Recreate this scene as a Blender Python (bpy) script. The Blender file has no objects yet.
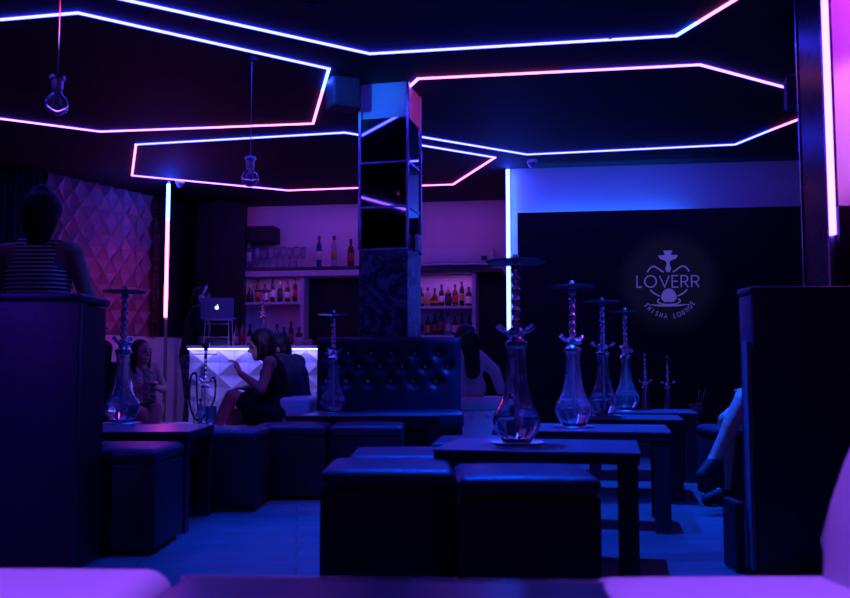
import bpy, bmesh, math, random
from math import pi, sin, cos, tan, atan, atan2, radians as R, sqrt
from mathutils import Vector as V, Matrix as M
random.seed(7)
S = bpy.context.scene
COL = S.collection
F = 900.0; AL = atan(72/900); H = 0.8; HC = 3.2       # focal length (px), tilt, eye height, ceiling height

def ray(u, v):
    a = (u-425)/F; b = (299-v)/F
    return V((a, cos(AL)-b*sin(AL), sin(AL)+b*cos(AL)))
def at(u, v, Y):
    d = ray(u, v); t = Y/d.y
    return V((d.x*t, Y, H+d.z*t))
def onz(u, v, z):
    d = ray(u, v); t = (z-H)/d.z
    return V((d.x*t, d.y*t, z))

# ------------------------------------------------------------------ materials
def mat(name, col, rough=0.5, metal=0.0, emit=None, es=0.0, var=0.12, vs=12.0, bump=0.0, bs=60.0, trans=0.0, ior=1.45, spec=0.5, coat=0.0, sheen=0.0, alpha=1.0):
    m = bpy.data.materials.new(name); m.use_nodes = True
    nt = m.node_tree; b = nt.nodes['Principled BSDF']
    b.inputs['Roughness'].default_value = rough
    b.inputs['Metallic'].default_value = metal
    b.inputs['Transmission Weight'].default_value = trans
    b.inputs['IOR'].default_value = ior
    b.inputs['Specular IOR Level'].default_value = spec
    b.inputs['Coat Weight'].default_value = coat
    b.inputs['Sheen Weight'].default_value = sheen
    tc = nt.nodes.new('ShaderNodeTexCoord')
    if var > 0:
        n = nt.nodes.new('ShaderNodeTexNoise'); n.inputs['Scale'].default_value = vs
        r = nt.nodes.new('ShaderNodeValToRGB')
        c = V(col[:3])
        r.color_ramp.elements[0].position = .3; r.color_ramp.elements[1].position = .7
        r.color_ramp.elements[0].color = (*(c*(1-var)), 1)
        r.color_ramp.elements[1].color = (*[min(1, x) for x in c*(1+var)], 1)
        nt.links.new(tc.outputs['Object'], n.inputs['Vector'])
        nt.links.new(n.outputs['Fac'], r.inputs['Fac'])
        nt.links.new(r.outputs['Color'], b.inputs['Base Color'])
    else:
        b.inputs['Base Color'].default_value = (*col[:3], 1)
    if bump > 0:
        n2 = nt.nodes.new('ShaderNodeTexNoise'); n2.inputs['Scale'].default_value = bs
        bp = nt.nodes.new('ShaderNodeBump'); bp.inputs['Strength'].default_value = bump; bp.inputs['Distance'].default_value = .01
        nt.links.new(tc.outputs['Object'], n2.inputs['Vector'])
        nt.links.new(n2.outputs['Fac'], bp.inputs['Height'])
        nt.links.new(bp.outputs['Normal'], b.inputs['Normal'])
    if emit:
        b.inputs['Emission Color'].default_value = (*emit, 1)
        b.inputs['Emission Strength'].default_value = es
    return m

def led(name, rgb):
    m = bpy.data.materials.new(name); m.use_nodes = True
    nt = m.node_tree; nt.nodes.clear()
    o = nt.nodes.new('ShaderNodeOutputMaterial'); e = nt.nodes.new('ShaderNodeEmission')
    k = max(rgb); e.inputs['Color'].default_value = (rgb[0]/k, rgb[1]/k, rgb[2]/k, 1); e.inputs['Strength'].default_value = k
    nt.links.new(e.outputs[0], o.inputs[0]); return m

LK = 1.0
L_BLUE = led('led_blue', (.95, 1.0, 34))
L_VIO = led('led_violet', (2.6, .85, 18))
L_PINK = led('led_pink', (5.5, .82, 4.2))
L_CYAN = led('led_white_blue', (.95, 2.4, 40))
T_BLUE = led('tube_blue', (.95, 5, 110)); T_PINK = led('tube_pink', (20, .9, 8))

m_ceil = mat('black_ceiling', (.012, .012, .016), .75, bump=.2, bs=20)
m_black = mat('black_paint', (.010, .010, .013), .6)
m_wall = mat('white_paint', (.75, .75, .75), .6, var=.04, vs=3, bump=.05)
m_white_gl = mat('white_gloss_panel', (.8, .8, .8), .35, var=.03)
m_leather = mat('dark_blue_leather', (.02, .022, .045), .38, bump=.25, bs=180)
m_leather_b = mat('black_leather', (.010, .010, .015), .5, bump=.25, bs=180)
m_leather_w = mat('white_leather', (.78, .78, .80), .42, var=.03, bump=.15, bs=150)
m_table = mat('black_table_top', (.09, .09, .12), .3, var=.2, vs=5)
m_tleg = mat('black_table_leg', (.015, .015, .02), .45)
m_chrome = mat('chrome', (.9, .9, .92), .24, 1.0, var=.03)
m_steel = mat('brushed_steel', (.55, .55, .58), .32, 1.0, var=.05)
m_tray = mat('dark_metal_tray', (.14, .14, .16), .3, .9)
m_glass = mat('clear_glass', (.93, .95, 1), .015, trans=.955, ior=1.46, var=0)
m_water = mat('pale_water', (.8, .85, 1), .02, trans=.98, ior=1.33, var=0)
m_mirror = mat('smoked_mirror', (.32, .34, .42), .03, 1.0, var=0)
m_alu = mat('aluminium_trim', (.6, .62, .68), .25, .8, var=.03)
m_plastic_w = mat('white_plastic', (.75, .75, .75), .4, var=.02)
m_plastic_b = mat('black_plastic', (.02, .02, .024), .45, var=.05)
m_rubber = mat('black_rubber', (.012, .012, .014), .7)
m_hair = mat('dark_hair', (.008, .006, .006), .5, bump=.6, bs=90)
m_skin = mat('skin', (.55, .33, .25), .5, var=.06, vs=8)
m_skin_d = mat('tanned_skin', (.36, .2, .14), .48, var=.08, vs=8)
m_lip = mat('lips', (.35, .08, .08), .45, var=.05)
m_eye = mat('eye_dark', (.02, .015, .015), .3, var=.05)
m_curtain = mat('dark_blue_curtain', (.03, .035, .09), .8, bump=.2, bs=40)

def m_floor_():
    m = bpy.data.materials.new('wood_plank_floor'); m.use_nodes = True
    nt = m.node_tree; b = nt.nodes['Principled BSDF']
    tc = nt.nodes.new('ShaderNodeTexCoord'); mp = nt.nodes.new('ShaderNodeMapping')
    mp.inputs['Rotation'].default_value = (0, 0, R(-8))
    br = nt.nodes.new('ShaderNodeTexBrick'); br.inputs['Scale'].default_value = 1.0
    br.inputs['Brick Width'].default_value = 1.3; br.inputs['Row Height'].default_value = .16
    br.inputs['Mortar Size'].default_value = .004
    br.inputs['Color1'].default_value = (.13, .12, .13, 1); br.inputs['Color2'].default_value = (.20, .18, .19, 1)
    br.inputs['Mortar'].default_value = (.03, .03, .03, 1)
    n = nt.nodes.new('ShaderNodeTexNoise'); n.inputs['Scale'].default_value = 6
    mx = nt.nodes.new('ShaderNodeMixRGB'); mx.blend_type = 'MULTIPLY'; mx.inputs[0].default_value = .5
    nt.links.new(tc.outputs['Object'], mp.inputs[0]); nt.links.new(mp.outputs[0], br.inputs['Vector'])
    nt.links.new(mp.outputs[0], n.inputs['Vector'])
    nt.links.new(br.outputs['Color'], mx.inputs[1]); nt.links.new(n.outputs['Fac'], mx.inputs[2])
    nt.links.new(mx.outputs[0], b.inputs['Base Color'])
    b.inputs['Roughness'].default_value = .38
    bp = nt.nodes.new('ShaderNodeBump'); bp.inputs['Strength'].default_value = .2; bp.inputs['Distance'].default_value = .004
    nt.links.new(br.outputs['Fac'], bp.inputs['Height']); bp.invert = True
    nt.links.new(bp.outputs[0], b.inputs['Normal'])
    return m
m_floor = m_floor_()

def m_stripe_(name, c1, c2, n, axis=2, duty=.5):
    m = bpy.data.materials.new(name); m.use_nodes = True
    nt = m.node_tree; b = nt.nodes['Principled BSDF']; b.inputs['Roughness'].default_value = .85
    tc = nt.nodes.new('ShaderNodeTexCoord'); sp = nt.nodes.new('ShaderNodeSeparateXYZ')
    mu = nt.nodes.new('ShaderNodeMath'); mu.operation = 'MULTIPLY'; mu.inputs[1].default_value = n
    fr = nt.nodes.new('ShaderNodeMath'); fr.operation = 'FRACT'
    gt = nt.nodes.new('ShaderNodeMath'); gt.operation = 'GREATER_THAN'; gt.inputs[1].default_value = 1-duty
    mx = nt.nodes.new('ShaderNodeMixRGB'); mx.inputs[1].default_value = (*c1, 1); mx.inputs[2].default_value = (*c2, 1)
    nt.links.new(tc.outputs['Object'], sp.inputs[0]); nt.links.new(sp.outputs[axis], mu.inputs[0])
    nt.links.new(mu.outputs[0], fr.inputs[0]); nt.links.new(fr.outputs[0], gt.inputs[0]); nt.links.new(gt.outputs[0], mx.inputs[0])
    nt.links.new(mx.outputs[0], b.inputs['Base Color'])
    return m
def m_check_(name, c1, c2, sc):
    m = bpy.data.materials.new(name); m.use_nodes = True
    nt = m.node_tree; b = nt.nodes['Principled BSDF']; b.inputs['Roughness'].default_value = .85
    tc = nt.nodes.new('ShaderNodeTexCoord'); ch = nt.nodes.new('ShaderNodeTexChecker')
    ch.inputs['Color1'].default_value = (*c1, 1); ch.inputs['Color2'].default_value = (*c2, 1); ch.inputs['Scale'].default_value = sc
    nt.links.new(tc.outputs['Object'], ch.inputs['Vector']); nt.links.new(ch.outputs['Color'], b.inputs['Base Color'])
    return m
def m_swirl_(name, c1, c2, sc, rough=.4):
    m = bpy.data.materials.new(name); m.use_nodes = True
    nt = m.node_tree; b = nt.nodes['Principled BSDF']; b.inputs['Roughness'].default_value = rough
    tc = nt.nodes.new('ShaderNodeTexCoord'); w = nt.nodes.new('ShaderNodeTexNoise')
    w.inputs['Scale'].default_value = sc; w.inputs['Distortion'].default_value = 3.5; w.inputs['Detail'].default_value = 4
    r = nt.nodes.new('ShaderNodeValToRGB')
    r.color_ramp.elements[0].position = .45; r.color_ramp.elements[0].color = (*c1, 1)
    r.color_ramp.elements[1].position = .6; r.color_ramp.elements[1].color = (*c2, 1)
    nt.links.new(tc.outputs['Object'], w.inputs['Vector']); nt.links.new(w.outputs['Fac'], r.inputs['Fac'])
    nt.links.new(r.outputs['Color'], b.inputs['Base Color']); return m
m_stripes = m_stripe_('striped_knit', (.03, .03, .04), (.8, .8, .8), 46, duty=.38)
m_checks = m_check_('checked_cloth', (.06, .06, .08), (.3, .3, .34), 22)
m_print = m_swirl_('printed_cloth', (.08, .06, .07), (.55, .45, .45), 22, .8)
m_mural = m_swirl_('mural_wallpaper', (.03, .03, .05), (.2, .2, .26), 4, .35)
m_darkwood = m_swirl_('dark_glossy_wood', (.02, .012, .012), (.09, .04, .045), 4, .22)
m_cloth_b = mat('black_cloth', (.012, .012, .015), .9)
m_cloth_n = mat('navy_jacket_cloth', (.03, .04, .09), .8)
m_cloth_w = mat('white_blouse_cloth', (.7, .66, .7), .8, bump=.2, bs=30)

# ------------------------------------------------------------------ mesh helpers
def box(bm, c, s, rz=0, bev=0, segs=2):
    r = bmesh.ops.create_cube(bm, size=1.0)
    vs = r['verts']
    bmesh.ops.scale(bm, vec=s, verts=vs)
    if bev > 0:
        es = list({e for v_ in vs for e in v_.link_edges})
        g = bmesh.ops.bevel(bm, geom=es, offset=bev, segments=segs, profile=.5, affect='EDGES')
        vs = list({v_ for f in g['faces'] for v_ in f.verts} | {v_ for v_ in vs if v_.is_valid})
    if rz: bmesh.ops.rotate(bm, cent=(0, 0, 0), matrix=M.Rotation(rz, 3, 'Z'), verts=vs)
    bmesh.ops.translate(bm, vec=c, verts=vs)
    return vs
def box2(bm, a, b, bev=0, segs=2):
    a = V(a); b = V(b)
    return box(bm, (a+b)/2, (abs(b.x-a.x), abs(b.y-a.y), abs(b.z-a.z)), 0, bev, segs)
def frame_of(d):
    d = d.normalized(); up = V((0, 0, 1)) if abs(d.z) < .95 else V((1, 0, 0))
    x = d.cross(up).normalized(); y = x.cross(d).normalized()
    return x, y
def tube(bm, pts, r, n=8, caps=True):
    pts = [V(p) for p in pts]; rings = []
    for i, p in enumerate(pts):
        d = (pts[min(i+1, len(pts)-1)]-pts[max(i-1, 0)])
        if i == 0: x, y = frame_of(d)
        else:
            dn = d.normalized(); x = (x-dn*x.dot(dn)).normalized(); y = dn.cross(x)
        rr = r[i] if isinstance(r, (list, tuple)) else r
        rings.append([bm.verts.new(p+x*cos(2*pi*k/n)*rr+y*sin(2*pi*k/n)*rr) for k in range(n)])
    for a, b in zip(rings, rings[1:]):
        for k in range(n): bm.faces.new((a[k], a[(k+1) % n], b[(k+1) % n], b[k]))
    if caps:
        bm.faces.new(rings[0][::-1]); bm.faces.new(rings[-1])
def lathe(bm, prof, n=24, c=(0, 0, 0), close=True):
    c = V(c); rings = []
    for r, z in prof:
        if r < 1e-5: rings.append([bm.verts.new(c+V((0, 0, z)))])
        else: rings.append([bm.verts.new(c+V((r*cos(2*pi*k/n), r*sin(2*pi*k/n), z))) for k in range(n)])
    for a, b in zip(rings, rings[1:]):
        for k in range(n):
            k2 = (k+1) % n
            if len(a) == 1 and len(b) == 1: continue
            if len(a) == 1: bm.faces.new((a[0], b[k2], b[k]))
            elif len(b) == 1: bm.faces.new((a[k], a[k2], b[0]))
            else: bm.faces.new((a[k], a[k2], b[k2], b[k]))
    if close:
        if len(rings[0]) > 1: bm.faces.new(rings[0][::-1])
        if len(rings[-1]) > 1: bm.faces.new(rings[-1])
def capsule(bm, a, b, ra, rb, n=14, m=4):
    a = V(a); b = V(b); d = b-a; L = d.length
    if L < 1e-5: d = V((0, 0, 1))
    d = d.normalized(); pts = []; rs = []
    for i in range(m): 
        t = pi/2*(1-i/m); pts.append(a-d*ra*sin(t)*.999); rs.append(max(ra*cos(t), ra*.05))
    pts.append(a); rs.append(ra); pts.append(b+d*1e-4); rs.append(rb)
    for i in range(1, m+1):
        t = pi/2*i/m; pts.append(b+d*(1e-4+rb*sin(t))); rs.append(max(rb*cos(t), rb*.05))
    tube(bm, pts, rs, n)
def ellipsoid(bm, c, s, rot=None, u=18, v=12):
    r = bmesh.ops.create_uvsphere(bm, u_segments=u, v_segments=v, radius=1.0)
    bmesh.ops.scale(bm, vec=s, verts=r['verts'])
    if rot: bmesh.ops.rotate(bm, cent=(0, 0, 0), matrix=rot.to_3x3(), verts=r['verts'])
    bmesh.ops.translate(bm, vec=c, verts=r['verts'])
def obj(name, bm, m, parent=None, smooth=False, loc=None, rz=0, angle=None):
    me = bpy.data.meshes.new(name)
    bmesh.ops.recalc_face_normals(bm, faces=bm.faces)
    bm.to_mesh(me); bm.free()
    if smooth:
        for p in me.polygons: p.use_smooth = True
        if angle: me.set_sharp_from_angle(angle=R(angle))
    if isinstance(m, (list, tuple)):
        for k in m: me.materials.append(k)
    else: me.materials.append(m)
    o = bpy.data.objects.new(name, me); COL.objects.link(o)
    if parent: o.parent = parent
    if loc is not None: o.location = loc
    if rz: o.rotation_euler.z = rz
    return o
def tag(o, label=None, cat=None, group=None, kind=None):
    if label: o['label'] = label
    if cat: o['category'] = cat
    if group: o['group'] = group
    if kind: o['kind'] = kind
    return o
def thing(name, label, cat, loc=(0, 0, 0), rz=0, group=None):
    o = bpy.data.objects.new(name, None); COL.objects.link(o); o.empty_display_size = .1
    o.location = loc; o.rotation_euler = (0, 0, rz)
    return tag(o, label, cat, group)
def struct(name, bm, m, parent=None, **k):
    o = obj(name, bm, m, parent, **k)
    if not parent: o['kind'] = 'structure'
    return o
def dup(root, loc, rz=None, label=None, group=None, scale=None):
    def cp(o, par):
        c = o.copy(); COL.objects.link(c); c.parent = par
        for ch in [x for x in list(bpy.data.objects) if x.parent == o]: cp(ch, c)
        return c
    r = cp(root, None); r.location = loc
    if rz is not None: r.rotation_euler.z = rz
    if label: r['label'] = label
    if group: r['group'] = group
    if scale: r.scale = (scale,)*3
    return r
def NB(): return bmesh.new()
def remesh(bm, vox, sm=3, name='tmp'):
    me = bpy.data.meshes.new(name); bmesh.ops.recalc_face_normals(bm, faces=bm.faces); bm.to_mesh(me); bm.free()
    o = bpy.data.objects.new(name, me); COL.objects.link(o)
    r = o.modifiers.new('r', 'REMESH'); r.mode = 'VOXEL'; r.voxel_size = vox
    s = o.modifiers.new('s', 'SMOOTH'); s.factor = .5; s.iterations = sm
    dg = bpy.context.evaluated_depsgraph_get(); dg.update()
    me2 = bpy.data.meshes.new_from_object(o.evaluated_get(dg))
    bpy.data.objects.remove(o)
    for p in me2.polygons: p.use_smooth = True
    return me2
def mesh_obj(name, me, mats, parent):
    me.materials.clear()
    for k in mats: me.materials.append(k)
    o = bpy.data.objects.new(name, me); COL.objects.link(o); o.parent = parent
    return o

# ------------------------------------------------------------------ ROOM SHELL
bm = NB(); box2(bm, (-6.6, -3, -.1), (6.2, 14.5, 0)); struct('floor', bm, m_floor)
bm = NB(); box2(bm, (-6.6, -3, HC), (6.2, 14.5, HC+.1)); struct('ceiling', bm, m_ceil)
def wall(name, p, q, t, z0, z1, m, side=1):
    """slab whose visible face runs p-q, thickness t away from the room"""
    p = V((p[0], p[1], 0)); q = V((q[0], q[1], 0)); d = (q-p).normalized(); n = V((-d.y, d.x, 0))*side
    bm = NB()
    vs = []
    for z in (z0, z1):
        for w in (p, q, q+n*t, p+n*t): vs.append(bm.verts.new((w.x, w.y, z)))
    bm.faces.new(vs[0:4]); bm.faces.new(vs[4:8])
    for k in range(4): bm.faces.new((vs[k], vs[(k+1) % 4], vs[4+(k+1) % 4], vs[4+k]))
    return struct(name, bm, m)
# left patterned wall runs obliquely
PL0 = onz(45, 172, HC); PL1 = onz(148, 195, HC); PL0.z = PL1.z = 0
dL = (PL1-PL0).normalized()
WL_a = PL0 - dL*.02; WL_b = PL0 + dL*2.75
wall('wall_left', WL_a, WL_b, .12, 0, HC, m_black)
# bar back wall
B0 = onz(245, 207, HC); B1 = onz(500, 200, HC); B0.z = B1.z = 0; dB = (B1-B0).normalized()
wall('wall_bar', B0-dB*1.3, B1+dB*.9, .12, 0, HC, m_wall)
# right rear wall with board
C0 = onz(509, 169, HC); C1 = onz(803, 160, HC); C0.z = C1.z = 0; dC = (C1-C0).normalized()
wall('wall_back', C0, C1+dC*1.6, .12, 0, HC, m_wall)
side_dir = V((.139, .99, 0))
wall('wall_recess', C0+side_dir*.12, C0+side_dir*2.3, .1, 0, HC, m_wall, side=-1)
wall('wall_right', (6.0, -3), (6.0, 10.6), .1, 0, HC, m_black, side=-1)
wall('wall_side', (-6.4, -3), (-6.4, 11.2), .1, 0, HC, m_black, side=1)
wall('wall_behind', (-6.5, -2.9), (6.1, -2.9), .1, 0, HC, m_black, side=-1)
# curtain to the left of the pattern
bm = NB(); n = 160; c0 = WL_a+V((.02, -.05, 0)); c1 = V((-6.35, 10.2, 0)); prev = None
for i in range(n+1):
    t = i/n; p = c0.lerp(c1, t); off = .035*sin(i*1.15)+.015*sin(i*.41)
    a = bm.verts.new((p.x, p.y+off, .02)); b = bm.verts.new((p.x, p.y+off*.8, HC-.02))
    if prev: bm.faces.new((prev[0], a, b, prev[1]))
    prev = (a, b)
cur = obj('curtain', bm, m_curtain, smooth=True)
sm_ = cur.modifiers.new('t', 'SOLIDIFY'); sm_.thickness = .006
tag(cur, 'dark blue floor-length curtain in folds behind the person in the striped tank top', 'curtain')

# faceted wall panels
def facets(bm, O, du, dn, W, z0, z1, cw, ch, dep, ridge=0):
    """relief of eight-spoked star cells; du along wall, dn out of the wall"""
    nx = max(1, round(W/cw)); nz = max(1, round((z1-z0)/ch)); cw = W/nx; ch = (z1-z0)/nz
    def P(i, j, h): return O+du*(i*cw/2)+V((0, 0, z0+j*ch/2))+dn*h
    g = {}
    for i in range(2*nx+1):
        for j in range(2*nz+1):
            h = dep if (i % 2 and j % 2) else (dep*.85 if not (i % 2 or j % 2) else (.002 if i % 2 else dep*.35))
            g[i, j] = bm.verts.new(P(i, j, h))
    for i in range(nx):
        for j in range(nz):
            c = g[2*i+1, 2*j+1]
            ring = [g[2*i, 2*j], g[2*i+1, 2*j], g[2*i+2, 2*j], g[2*i+2, 2*j+1], g[2*i+2, 2*j+2], g[2*i+1, 2*j+2], g[2*i, 2*j+2], g[2*i, 2*j+1]]
            for k in range(8):
                bm.faces.new((c, ring[k], ring[(k+1) % 8]))
                if ridge: tube(bm, [c.co+dn*ridge*.3, ring[k].co+dn*ridge*.3], ridge, 4)
nL = V((dL.y, -dL.x, 0))
bm = NB(); facets(bm, PL0+nL*.002, dL, nL, 1.66, 1.27, HC-.01, .24, .30, .085, .0075)
fp = obj('relief_wall_panel', bm, mat('plum_relief_panel', (.24, .2, .26), .35, var=.05)); tag(fp, 'three-dimensional star relief wall covering lit magenta and blue on the left wall', 'wall panel')
bm = NB()
q0 = PL0+nL*.004
for (a, b, z0, z1) in ((.0, 2.45, 0, 1.265),):
    vs = [bm.verts.new(q0+dL*x+nL*y+V((0, 0, z))) for z in (z0, z1) for (x, y) in ((a, 0), (b, 0), (b, .03), (a, .03))]
    bm.faces.new(vs[0:4]); bm.faces.new(vs[4:8])
    for k in range(4): bm.faces.new((vs[k], vs[(k+1) % 4], vs[4+(k+1) % 4], vs[4+k]))
tag(obj('wainscot_panel', bm, m_wall), 'plain white lower wall panel under the star relief wall covering', 'wall panel')

bm = NB(); e0 = PL0+dL*1.665+nL*.002
vs = [bm.verts.new(e0+dL*x+nL*y+V((0, 0, z))) for z in (1.27, HC-.001) for (x, y) in ((0, 0), (.12, 0), (.12, .1), (0, .1))]
bm.faces.new(vs[0:4]); bm.faces.new(vs[4:8])
for k in range(4): bm.faces.new((vs[k], vs[(k+1) % 4], vs[4+(k+1) % 4], vs[4+k]))
struct('trim_1', bm, m_darkwood)

# dark partition left of the bar shelves
a0 = at(196, 300, 12.6); a1 = at(243, 300, 12.6)
bm = NB(); box2(bm, (a0.x-.02, 12.62, 0), (a1.x, 12.82, HC)); struct('wall_partition', bm, m_black)

# ------------------------------------------------------------------ CEILING LED LINES
def seg_box(bm, p, q, w=.022, h=.012):
    d = (q-p).normalized(); n = V((-d.y, d.x, 0))*w/2
    vs = [bm.verts.new(x+s*n+V((0, 0, z))) for z in (HC-h, HC-.0005) for (x, s) in ((p, -1), (q, -1), (q, 1), (p, 1))]
    bm.faces.new(vs[0:4]); bm.faces.new(vs[4:8])
    for k in range(4): bm.faces.new((vs[k], vs[(k+1) % 4], vs[4+(k+1) % 4], vs[4+k]))
def led_line(label, segs, group=None):
    first = segs[0][0]; t = thing('led_strip_light', label, 'light strip', (first.x, first.y, HC-.014), 0, group)
    o0 = V(t.location)
    for p, q, m in segs:
        bm = NB(); seg_box(bm, p-V((o0.x, o0.y, 0))-V((0, 0, o0.z)), q-V((o0.x, o0.y, 0))-V((0, 0, o0.z)))
        for v_ in bm.verts: pass
        obj('light_segment', bm, m, t)
    return t
def seg_fix(bm, p, q, w, h): pass
def poly(pts, mats):
    P = [onz(u, v, HC) for u, v in pts]
    return [(P[i], P[i+1], mats[i]) for i in range(len(P)-1)]
def seg_box(bm, p, q, w=.022, h=.012):
    d = (q-p); d.z = 0; d = d.normalized(); n = V((-d.y, d.x, 0))*w/2; p = p-d*w*.4; q = q+d*w*.4
    zt = p.z
    vs = [bm.verts.new(V((x.x, x.y, 0))+s*n+V((0, 0, z))) for z in (zt-h, zt-.0005) for (x, s) in ((p, -1), (q, -1), (q, 1), (p, 1))]
    bm.faces.new(vs[0:4]); bm.faces.new(vs[4:8])
    for k in range(4): bm.faces.new((vs[k], vs[(k+1) % 4], vs[4+(k+1) % 4], vs[4+k]))
def pz(u, v): return onz(u, v, HC)
A_ = pz(329, 68); A2 = pz(313, 123)
Aseg = poly([(-150, 32), (78, 12), (329, 68)], [L_BLUE, L_BLUE]) + [(A_, A_.lerp(A2, .35), L_CYAN), (A_.lerp(A2, .35), A2, L_PINK)] + \
    poly([(313, 123), (210, 127), (100, 131), (0, 118), (-110, 95)], [L_PINK, L_VIO, L_VIO, L_VIO]) + poly([(-110, 95), (-150, 32)], [L_VIO])
led_line('glowing hexagonal light line on the ceiling around the nearer hanging bulb', Aseg)
b0 = onz(130, 0, HC); b1 = onz(370, 53, HC); b2 = onz(676, 35, HC); b3 = onz(733, 0, HC)
bl = b0+(b0-b1).normalized()*1.6; br_ = b3+(b3-b2).normalized()*1.7
back = [(bl, V((bl.x+.3, .7, HC)), L_VIO), (V((bl.x+.3, .7, HC)), V((br_.x-.4, .3, HC)), L_VIO), (V((br_.x-.4, .3, HC)), br_, L_PINK)]
led_line('large hexagonal ceiling light line nearest the camera, white-blue turning pink at right',
         [(bl, b0, L_BLUE), (b0, b1, L_BLUE), (b1, b2, L_BLUE), (b2, b2.lerp(b3, .4), L_CYAN), (b2.lerp(b3, .4), b3, L_PINK), (b3, br_, L_PINK)]+back)
led_line('flat six-sided ceiling light line around the farther hanging bulb, behind the column',
         poly([(136, 144), (345, 132), (495, 157)], [L_BLUE, L_BLUE])+poly([(495, 157), (453, 184), (288, 190)], [L_PINK, L_PINK])
         + poly([(288, 190), (132, 175)], [L_VIO])+poly([(132, 175), (136, 144)], [L_PINK]))
led_line('six-sided ceiling light line right of the column, in front of the black logo board',
         poly([(418, 78), (560, 71), (700, 64), (842, 102)], [L_PINK, L_VIO, L_VIO])+poly([(842, 102), (772, 129), (735, 144)], [L_PINK, L_BLUE])
         + poly([(735, 144), (527, 154), (366, 127)], [L_BLUE, L_BLUE])+poly([(366, 127), (418, 78)], [L_VIO]))

# vertical LED tubes
def vled(label, x, y, z0, z1, mats, post=None, r=.017):
    t = thing('led_tube_light', label, 'light tube', (x, y, 0))
    k = len(mats); tot = sum(w for _, w in mats); z = z1
    for m, w in mats:
        zz = z-(z1-z0)*w/tot
        bm = NB(); box2(bm, (-r, -r, zz), (r, r, z)); obj('light_segment', bm, m, t); z = zz
    bm = NB(); box2(bm, (-r*1.1, r+.001, post if post is not None else z0), (r*1.1, r+.02, HC)); obj('mounting_rail', bm, m_alu, t)
    return t
p = at(170, 183, 11.2); 
led_tube_l = vled('vertical light tube on a thin post beside the star relief wall, blue above pink', -3.235, 11.2, 1.47, 3.15, [(T_BLUE, 1.2), (T_PINK, 1.2), (T_PINK, 2)], 0)
pc = C0+V((-.02, -.06, 0))
vled('white-blue vertical light tube at the corner left of the black logo board', pc.x, pc.y, 1.28, HC-.02, [(L_CYAN, 1)], 1.2, .02)

# ------------------------------------------------------------------ COLUMN
cx0 = (361-425)/F*7.4; A14 = R(-14)
colp = V((cx0, 7.4, 0)); ex = V((cos(A14), sin(A14), 0)); ey = V((-sin(A14), cos(A14), 0))
cw = .385; cd = .4
ct = thing('square_column', 'square mirror-clad column with blue-lit top and painted lower half behind the buttoned sofa', 'column', colp, A14)
bm = NB(); box2(bm, (0, 0, 0), (cw, cd, HC-.001)); obj('column_core', bm, m_wall, ct)
def zc(v): return at(383, v, 7.4).z
zm0, zm1 = zc(250), zc(120)
bm = NB(); box2(bm, (-.012, -.012, zm0), (cw+.012, cd+.012, zm1)); obj('mirror_cladding', bm, m_mirror, ct)
bm = NB(); box2(bm, (-.015, -.015, .0), (cw+.015, cd+.015, zm0-.002)); obj('mural_cladding', bm, m_mural, ct)
for (x, y) in ((-.014, -.014), (cw+.014, -.014), (cw+.014, cd+.014), (-.014, cd+.014)):
    bm = NB(); box2(bm, (x-.011, y-.011, zm0), (x+.011, y+.011, HC-.002)); obj('corner_trim', bm, m_alu, ct)
for v in (164, 208, 250):
    z = zc(v); bm = NB(); box2(bm, (-.016, -.02, z-.009), (cw+.02, cd+.02, z+.009)); obj('cross_trim', bm, m_alu, ct)
bm = NB(); box2(bm, (cw+.03, .16, zc(250)), (cw+.06, .3, zc(233)), .006); 
sw = obj('switch_box', bm, m_plastic_w, None, loc=colp, rz=A14); tag(sw, 'small pale switch box mounted on the side of the mirrored column', 'switch box')

# speakers
def speaker(name, label, loc, w, d, h, rz):
    t = thing(name, label, 'speaker', loc, rz)
    bm = NB(); box2(bm, (-w/2, -d/2, -h), (w/2, d/2, 0), .015); obj('cabinet', bm, m_plastic_b2, t)
    bm = NB(); box2(bm, (-w/2+.015, -d/2-.008, -h+.015), (w/2-.015, -d/2+.002, -.015), .004); obj('grille', bm, m_grille, t)
    bm = NB(); tube(bm, [(0, 0, -.005), (0, 0, HC-loc[2]-.002)], .012); box2(bm, (-.04, -.04, HC-loc[2]-.012), (.04, .04, HC-loc[2]-.001)); obj('bracket', bm, m_plastic_b, t)
m_plastic_b2 = mat('charcoal_plastic', (.09, .09, .11), .5)
m_grille = m_stripe_('speaker_grille', (.03, .03, .035), (.1, .1, .12), 120)
sp = at(343, 77, 7.3)
speaker('hanging_speaker', 'black speaker hanging from the ceiling just left of the mirrored column', (sp.x, sp.y, sp.z), .24, .2, .27, R(25))
sp = at(797, 77, 4.9)
speaker('hanging_speaker', 'black speaker hanging beside the dark pillar at the right', (sp.x, sp.y, sp.z), .13, .14, .18, R(-15))

# dome cameras
m_dome = mat('smoked_dome', (.2, .2, .25), .08, coat=1)
for (u, v, lab) in ((180, 181, 'small dome camera on the ceiling next to the left vertical light tube'), (532, 160, 'small dome camera on the ceiling near the corner light tube')):
    c = onz(u, v, HC); t = thing('security_camera', lab, 'camera', (c.x, c.y, HC))
    bm = NB(); lathe(bm, [(.06, -.001), (.06, -.03), (.05, -.035)], 20); obj('mount_ring', bm, m_plastic_w, t, True, angle=40)
    bm = NB(); lathe(bm, [(.048, -.035), (.046, -.05), (.035, -.075), (.018, -.088), (0, -.092)], 20, close=False); obj('dome_cover', bm, m_dome, t, True)

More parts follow.
